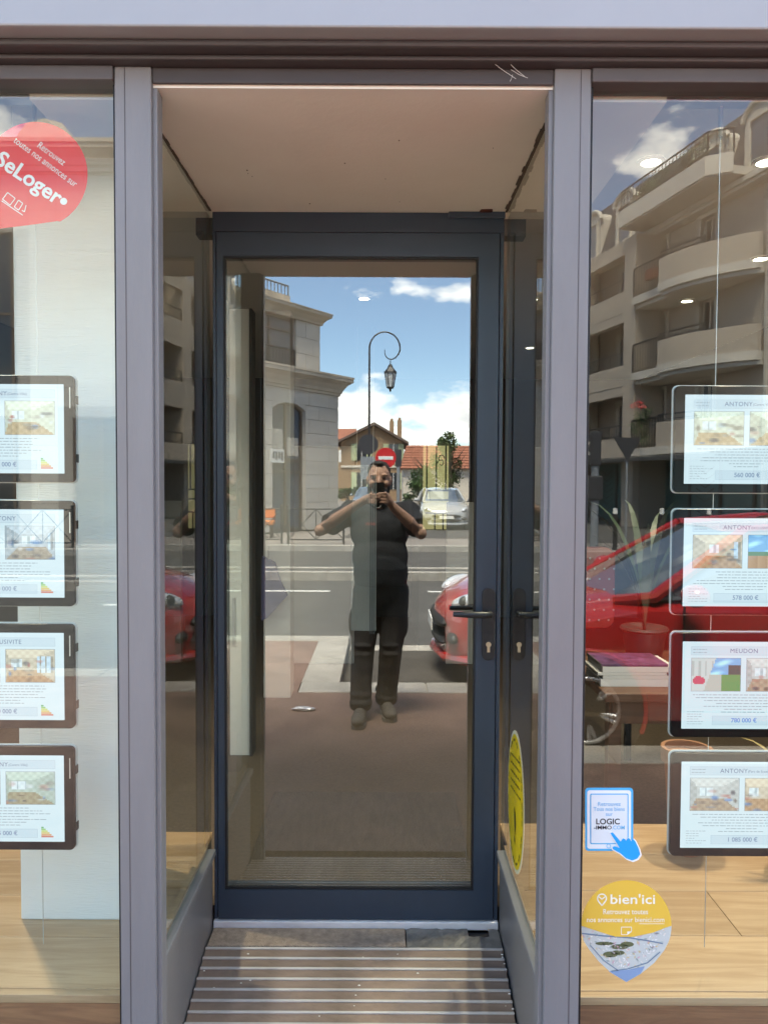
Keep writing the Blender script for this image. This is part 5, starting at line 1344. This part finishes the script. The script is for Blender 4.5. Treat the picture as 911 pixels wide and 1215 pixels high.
for a, b, c in ((SHR, ELR, WRR), (SHL, ELL, WRL)):
    m1 = tuple((p * .6 + q * .4) for p, q in zip(b, c))
    limb(sk, [(-.03, -.35, 1.36), a, b, m1, c], [.08, .060, .040, .043, .028])
limb(sk, [(-.1, -.345, .88), (-.135, -.30, .50), (-.15, -.22, .10)], [.085, .055, .045]); limb(sk, [(.06, -.345, .88), (.05, -.32, .50), (.02, -.36, .10)], [.085, .055, .045])
sk.ball((-.02, -.345, .9), (.15, .1, .1), 16, 12)
# hands: palms beside the phone, fingers across its back, thumbs on its face
limb(sk, [WRR, (.030, -.032, 1.492), (.018, -.022, 1.520)], [.027, .030, .024], 12)
for k, (z, l) in enumerate(((1.540, .052), (1.520, .062), (1.499, .056), (1.480, .044))):
    finger(sk, [(.022, -.018, z - .008), (.014, .006, z), (.014 - l * .6, .0085, z + .002), (.014 - l, .0075, z + .001)])
finger(sk, [(.030, -.038, 1.515), (.012, -.034, 1.542), (-.012, -.0245, 1.556)], .0095)
limb(sk, [WRL, (-.125, -.036, 1.495), (-.098, -.026, 1.512)], [.027, .029, .024], 12)
for k, (z, l) in enumerate(((1.536, .048), (1.517, .055), (1.497, .046), (1.480, .036))):
    finger(sk, [(-.098, -.020, z - .006), (-.088, .005, z), (-.088 + l * .6, .0105 + .001 * k, z - .003), (-.088 + l, .0195 if k < 2 else .010, z - .004)])
finger(sk, [(-.105, -.040, 1.515), (-.082, -.034, 1.540), (-.060, -.0245, 1.552)], .0095)
bodyo = fused('body', sk, 'skin', PM, .0055, 5)
hr_ = MB(); hr_.ball((HX, -.362, 1.690), (.0805, .092, .074), 22, 16); hr_.ball((HX, -.380, 1.63), (.079, .070, .09), 18, 12); hr_.ball((HX, -.285, 1.738), (.036, .035, .018), 14, 8)
fused('hair', hr_, 'hair', PM, .008, 2)
bd = MB(); bd.ball((HX, -.285, 1.548), (.056, .062, .052), 18, 12); bd.ball((HX, -.262, 1.535), (.04, .035, .035), 14, 10)
for s in (-1, 1): bd.ball((HX + s * .06, -.315, 1.575), (.018, .03, .05), 10, 8)
fused('beard', bd, 'hair', PM, .007, 2)
ey = MB()
for s in (-1, 1): ey.ball((HX + s * .032, -.2455, 1.643), (.013, .006, .007), 10, 8)
ey.build('eyes', 'hair', PM)
ts = MB(); ts.ball((-.03, -.35, 1.275), (.205, .128, .18), 24, 16); ts.ball((-.025, -.345, 1.10), (.195, .138, .20), 24, 16); ts.ball((-.02, -.345, .985), (.192, .132, .085), 24, 12)
ts.lathe((-.02, -.345, .905), [(0, 0), (.17, 0), (.185, .03), (.19, .12), (.15, .2), (0, .2)], 28)
for a, b in ((SHR, ELR), (SHL, ELL)):
    p = tuple(q * .42 + w * .58 for q, w in zip(a, b)); limb(ts, [(-.03, -.35, 1.36), a, p], [.095, .088, .074])
    d = (Vector(b) - Vector(a)).normalized(); ts.cyl(Vector(p) - d * .08, Vector(p) + d * .045, .076, .079, n=20)
shirt = fused('t_shirt', ts, 'tshirt', PM, .009, 5)
MB().tube([(HX + .068 * math.cos(a), -.345 + .068 * math.sin(a), 1.468 - .02 * math.sin(a)) for a in [2 * math.pi * k / 24 for k in range(25)]], .009, 6).build('collar', 'tshirt', shirt)
lg_ = MB()
for k in range(7): lg_.box(-.125 + k * .0105, -.125 + k * .0105 + .008, -.2195, -.2165, 1.325, 1.325 + .012 + .004 * (k % 2))
lg_.build('chest_print', 'red_print', shirt)
tr = MB(); tr.ball((-.02, -.345, .865), (.180, .125, .115), 22, 14)
limb(tr, [(-.105, -.345, .86), (-.125, -.335, .66), (-.14, -.30, .47), (-.15, -.26, .27), (-.152, -.225, .12)], [.108, .098, .082, .075, .074]); limb(tr, [(.07, -.345, .86), (.07, -.34, .66), (.052, -.32, .47), (.036, -.34, .27), (.022, -.36, .12)], [.108, .098, .082, .075, .074])
for c, n_ in (((-.152, -.222, .10), 0), ((.022, -.36, .10), 0)):
    tr.ball((c[0], c[1], .12), (.082, .086, .035), 18, 8); tr.ball((c[0], c[1] - .01, .175), (.08, .08, .03), 18, 8); tr.ball((c[0], c[1] - .015, .09), (.078, .085, .04), 18, 8)
for s, x in ((-1, -.235), (1, .165)): tr.ball((x - s * .022, -.345, .64), (.03, .07, .10), 14, 10)
for z in (.44, .50): tr.ball((-.14, -.235, z), (.06, .03, .018), 12, 8); tr.ball((.05, -.255, z), (.06, .03, .018), 12, 8)
tro = fused('trousers', tr, 'trousers_grey', PM, .009, 4)
bl = MB(); bl.lathe((0, 0, 0), [(1.0, .0), (1.02, .0), (1.02, .035), (1.0, .035)], 28)
bl.v = [(-.02 + p[0] * .178, -.345 + p[1] * .126, .905 + p[2]) for p in bl.v]; bl.build('belt', 'car_black', tro)
def shoe(hx_, hy_, tx, ty):
    a = Vector((hx_, hy_, 0)); b = Vector((tx, ty, 0)); d = (b - a).normalized(); sd = Vector((-d.y, d.x, 0)); L = (b - a).length
    q = MB()
    for s, w, h in ((.10, .042, .055), (.28, .044, .06), (.48, .044, .052), (.68, .050, .042), (.86, .046, .034)):
        c = a + d * (L * s); rot = Matrix((tuple(sd), tuple(d), (0, 0, 1))).transposed(); q.ball((c.x, c.y, .035 + h * .35), (w, L * .18, h), 16, 10, rot=rot)
    q.ball((a.x + d.x * .06, a.y + d.y * .06, .10), (.044, .05, .05), 14, 10)
    so = MB(); out = [(.0, .030), (.12, .042), (.45, .040), (.7, .051), (.9, .044), (1.0, .018)]
    pts = [(a + d * (L * s) + sd * w) for s, w in out] + [(a + d * (L * s) - sd * w) for s, w in reversed(out)]
    so.prism([(p.x, p.y) for p in pts], lambda x, y: (x, y, .0015), lambda x, y: (x, y, .026))
    sh = fused('shoe', q, 'shoe', PM, .007, 2); so.build('sole', 'sole', sh)
    l = MB()
    for s in (.42, .50, .58): c = a + d * (L * s); l.tube([c - sd * .02 + Vector((0, 0, .085 - .05 * (s - .42))), c + Vector((0, 0, .097 - .06 * (s - .42))), c + sd * .02 + Vector((0, 0, .085 - .05 * (s - .42)))], .004, 5)
    l.build('lace', 'cord_white', sh)
shoe(-.148, -.27, -.168, .02); shoe(.012, -.41, .055, -.135)
MB().tube([(-.005, -.018, 1.475), (-.02, .004, 1.462), (-.035, .006, 1.448), (-.055, .004, 1.450), (-.072, -.004, 1.47), (-.085, -.012, 1.49)], .0022, 6).build('wrist_strap', 'cord_white', PM)
ph = thing('phone', (-.035, -.012, 1.455), 'black smartphone held upright in the person\'s hands', 'phone')
MB().prism(rrect(.074, .155, .009), lambda x, z: (-.035 + x, -.018, 1.5325 + z), lambda x, z: (-.035 + x, -.0095, 1.5325 + z)).build('case', 'bezel', ph, bevel=.001)
ln = MB()
for k in range(3): ln.cyl((-.008, -.0096, 1.595 - k * .016), (-.008, -.0082, 1.595 - k * .016), .006, n=14)
ln.build('lens', 'car_black', ph)
t = thing('crumpled_foil', (-.56, -.40, 0), 'small crumpled silver litter lying on the red pavement', 'litter')
cf = MB(); cf.ball((-.56, -.42, .012), (.085, .035, .012), 12, 8); cf.v = [(p[0] + rs.uniform(-.006, .006), p[1] + rs.uniform(-.006, .006), max(.001, p[2] + rs.uniform(-.004, .006))) for p in cf.v]; cf.build('foil', 'alu', t)
cw = thing('cobweb', (.33, 1.69, 2.47), 'fine pale cobweb strands under the soffit beside the right post', 'cobweb')
for p0, p1 in (((575, 66), (612, 93)), ((606, 82), (626, 92)), ((605, 96), (608, 88)), ((600, 70), (622, 90))):
    MB().tube([at(*p0, 1.688), (at(*p0, 1.688) + at(*p1, 1.688)) / 2 + Vector((0, 0, -.002)), at(*p1, 1.688)], .0005, 4).build('strand', 'cord_white', cw)
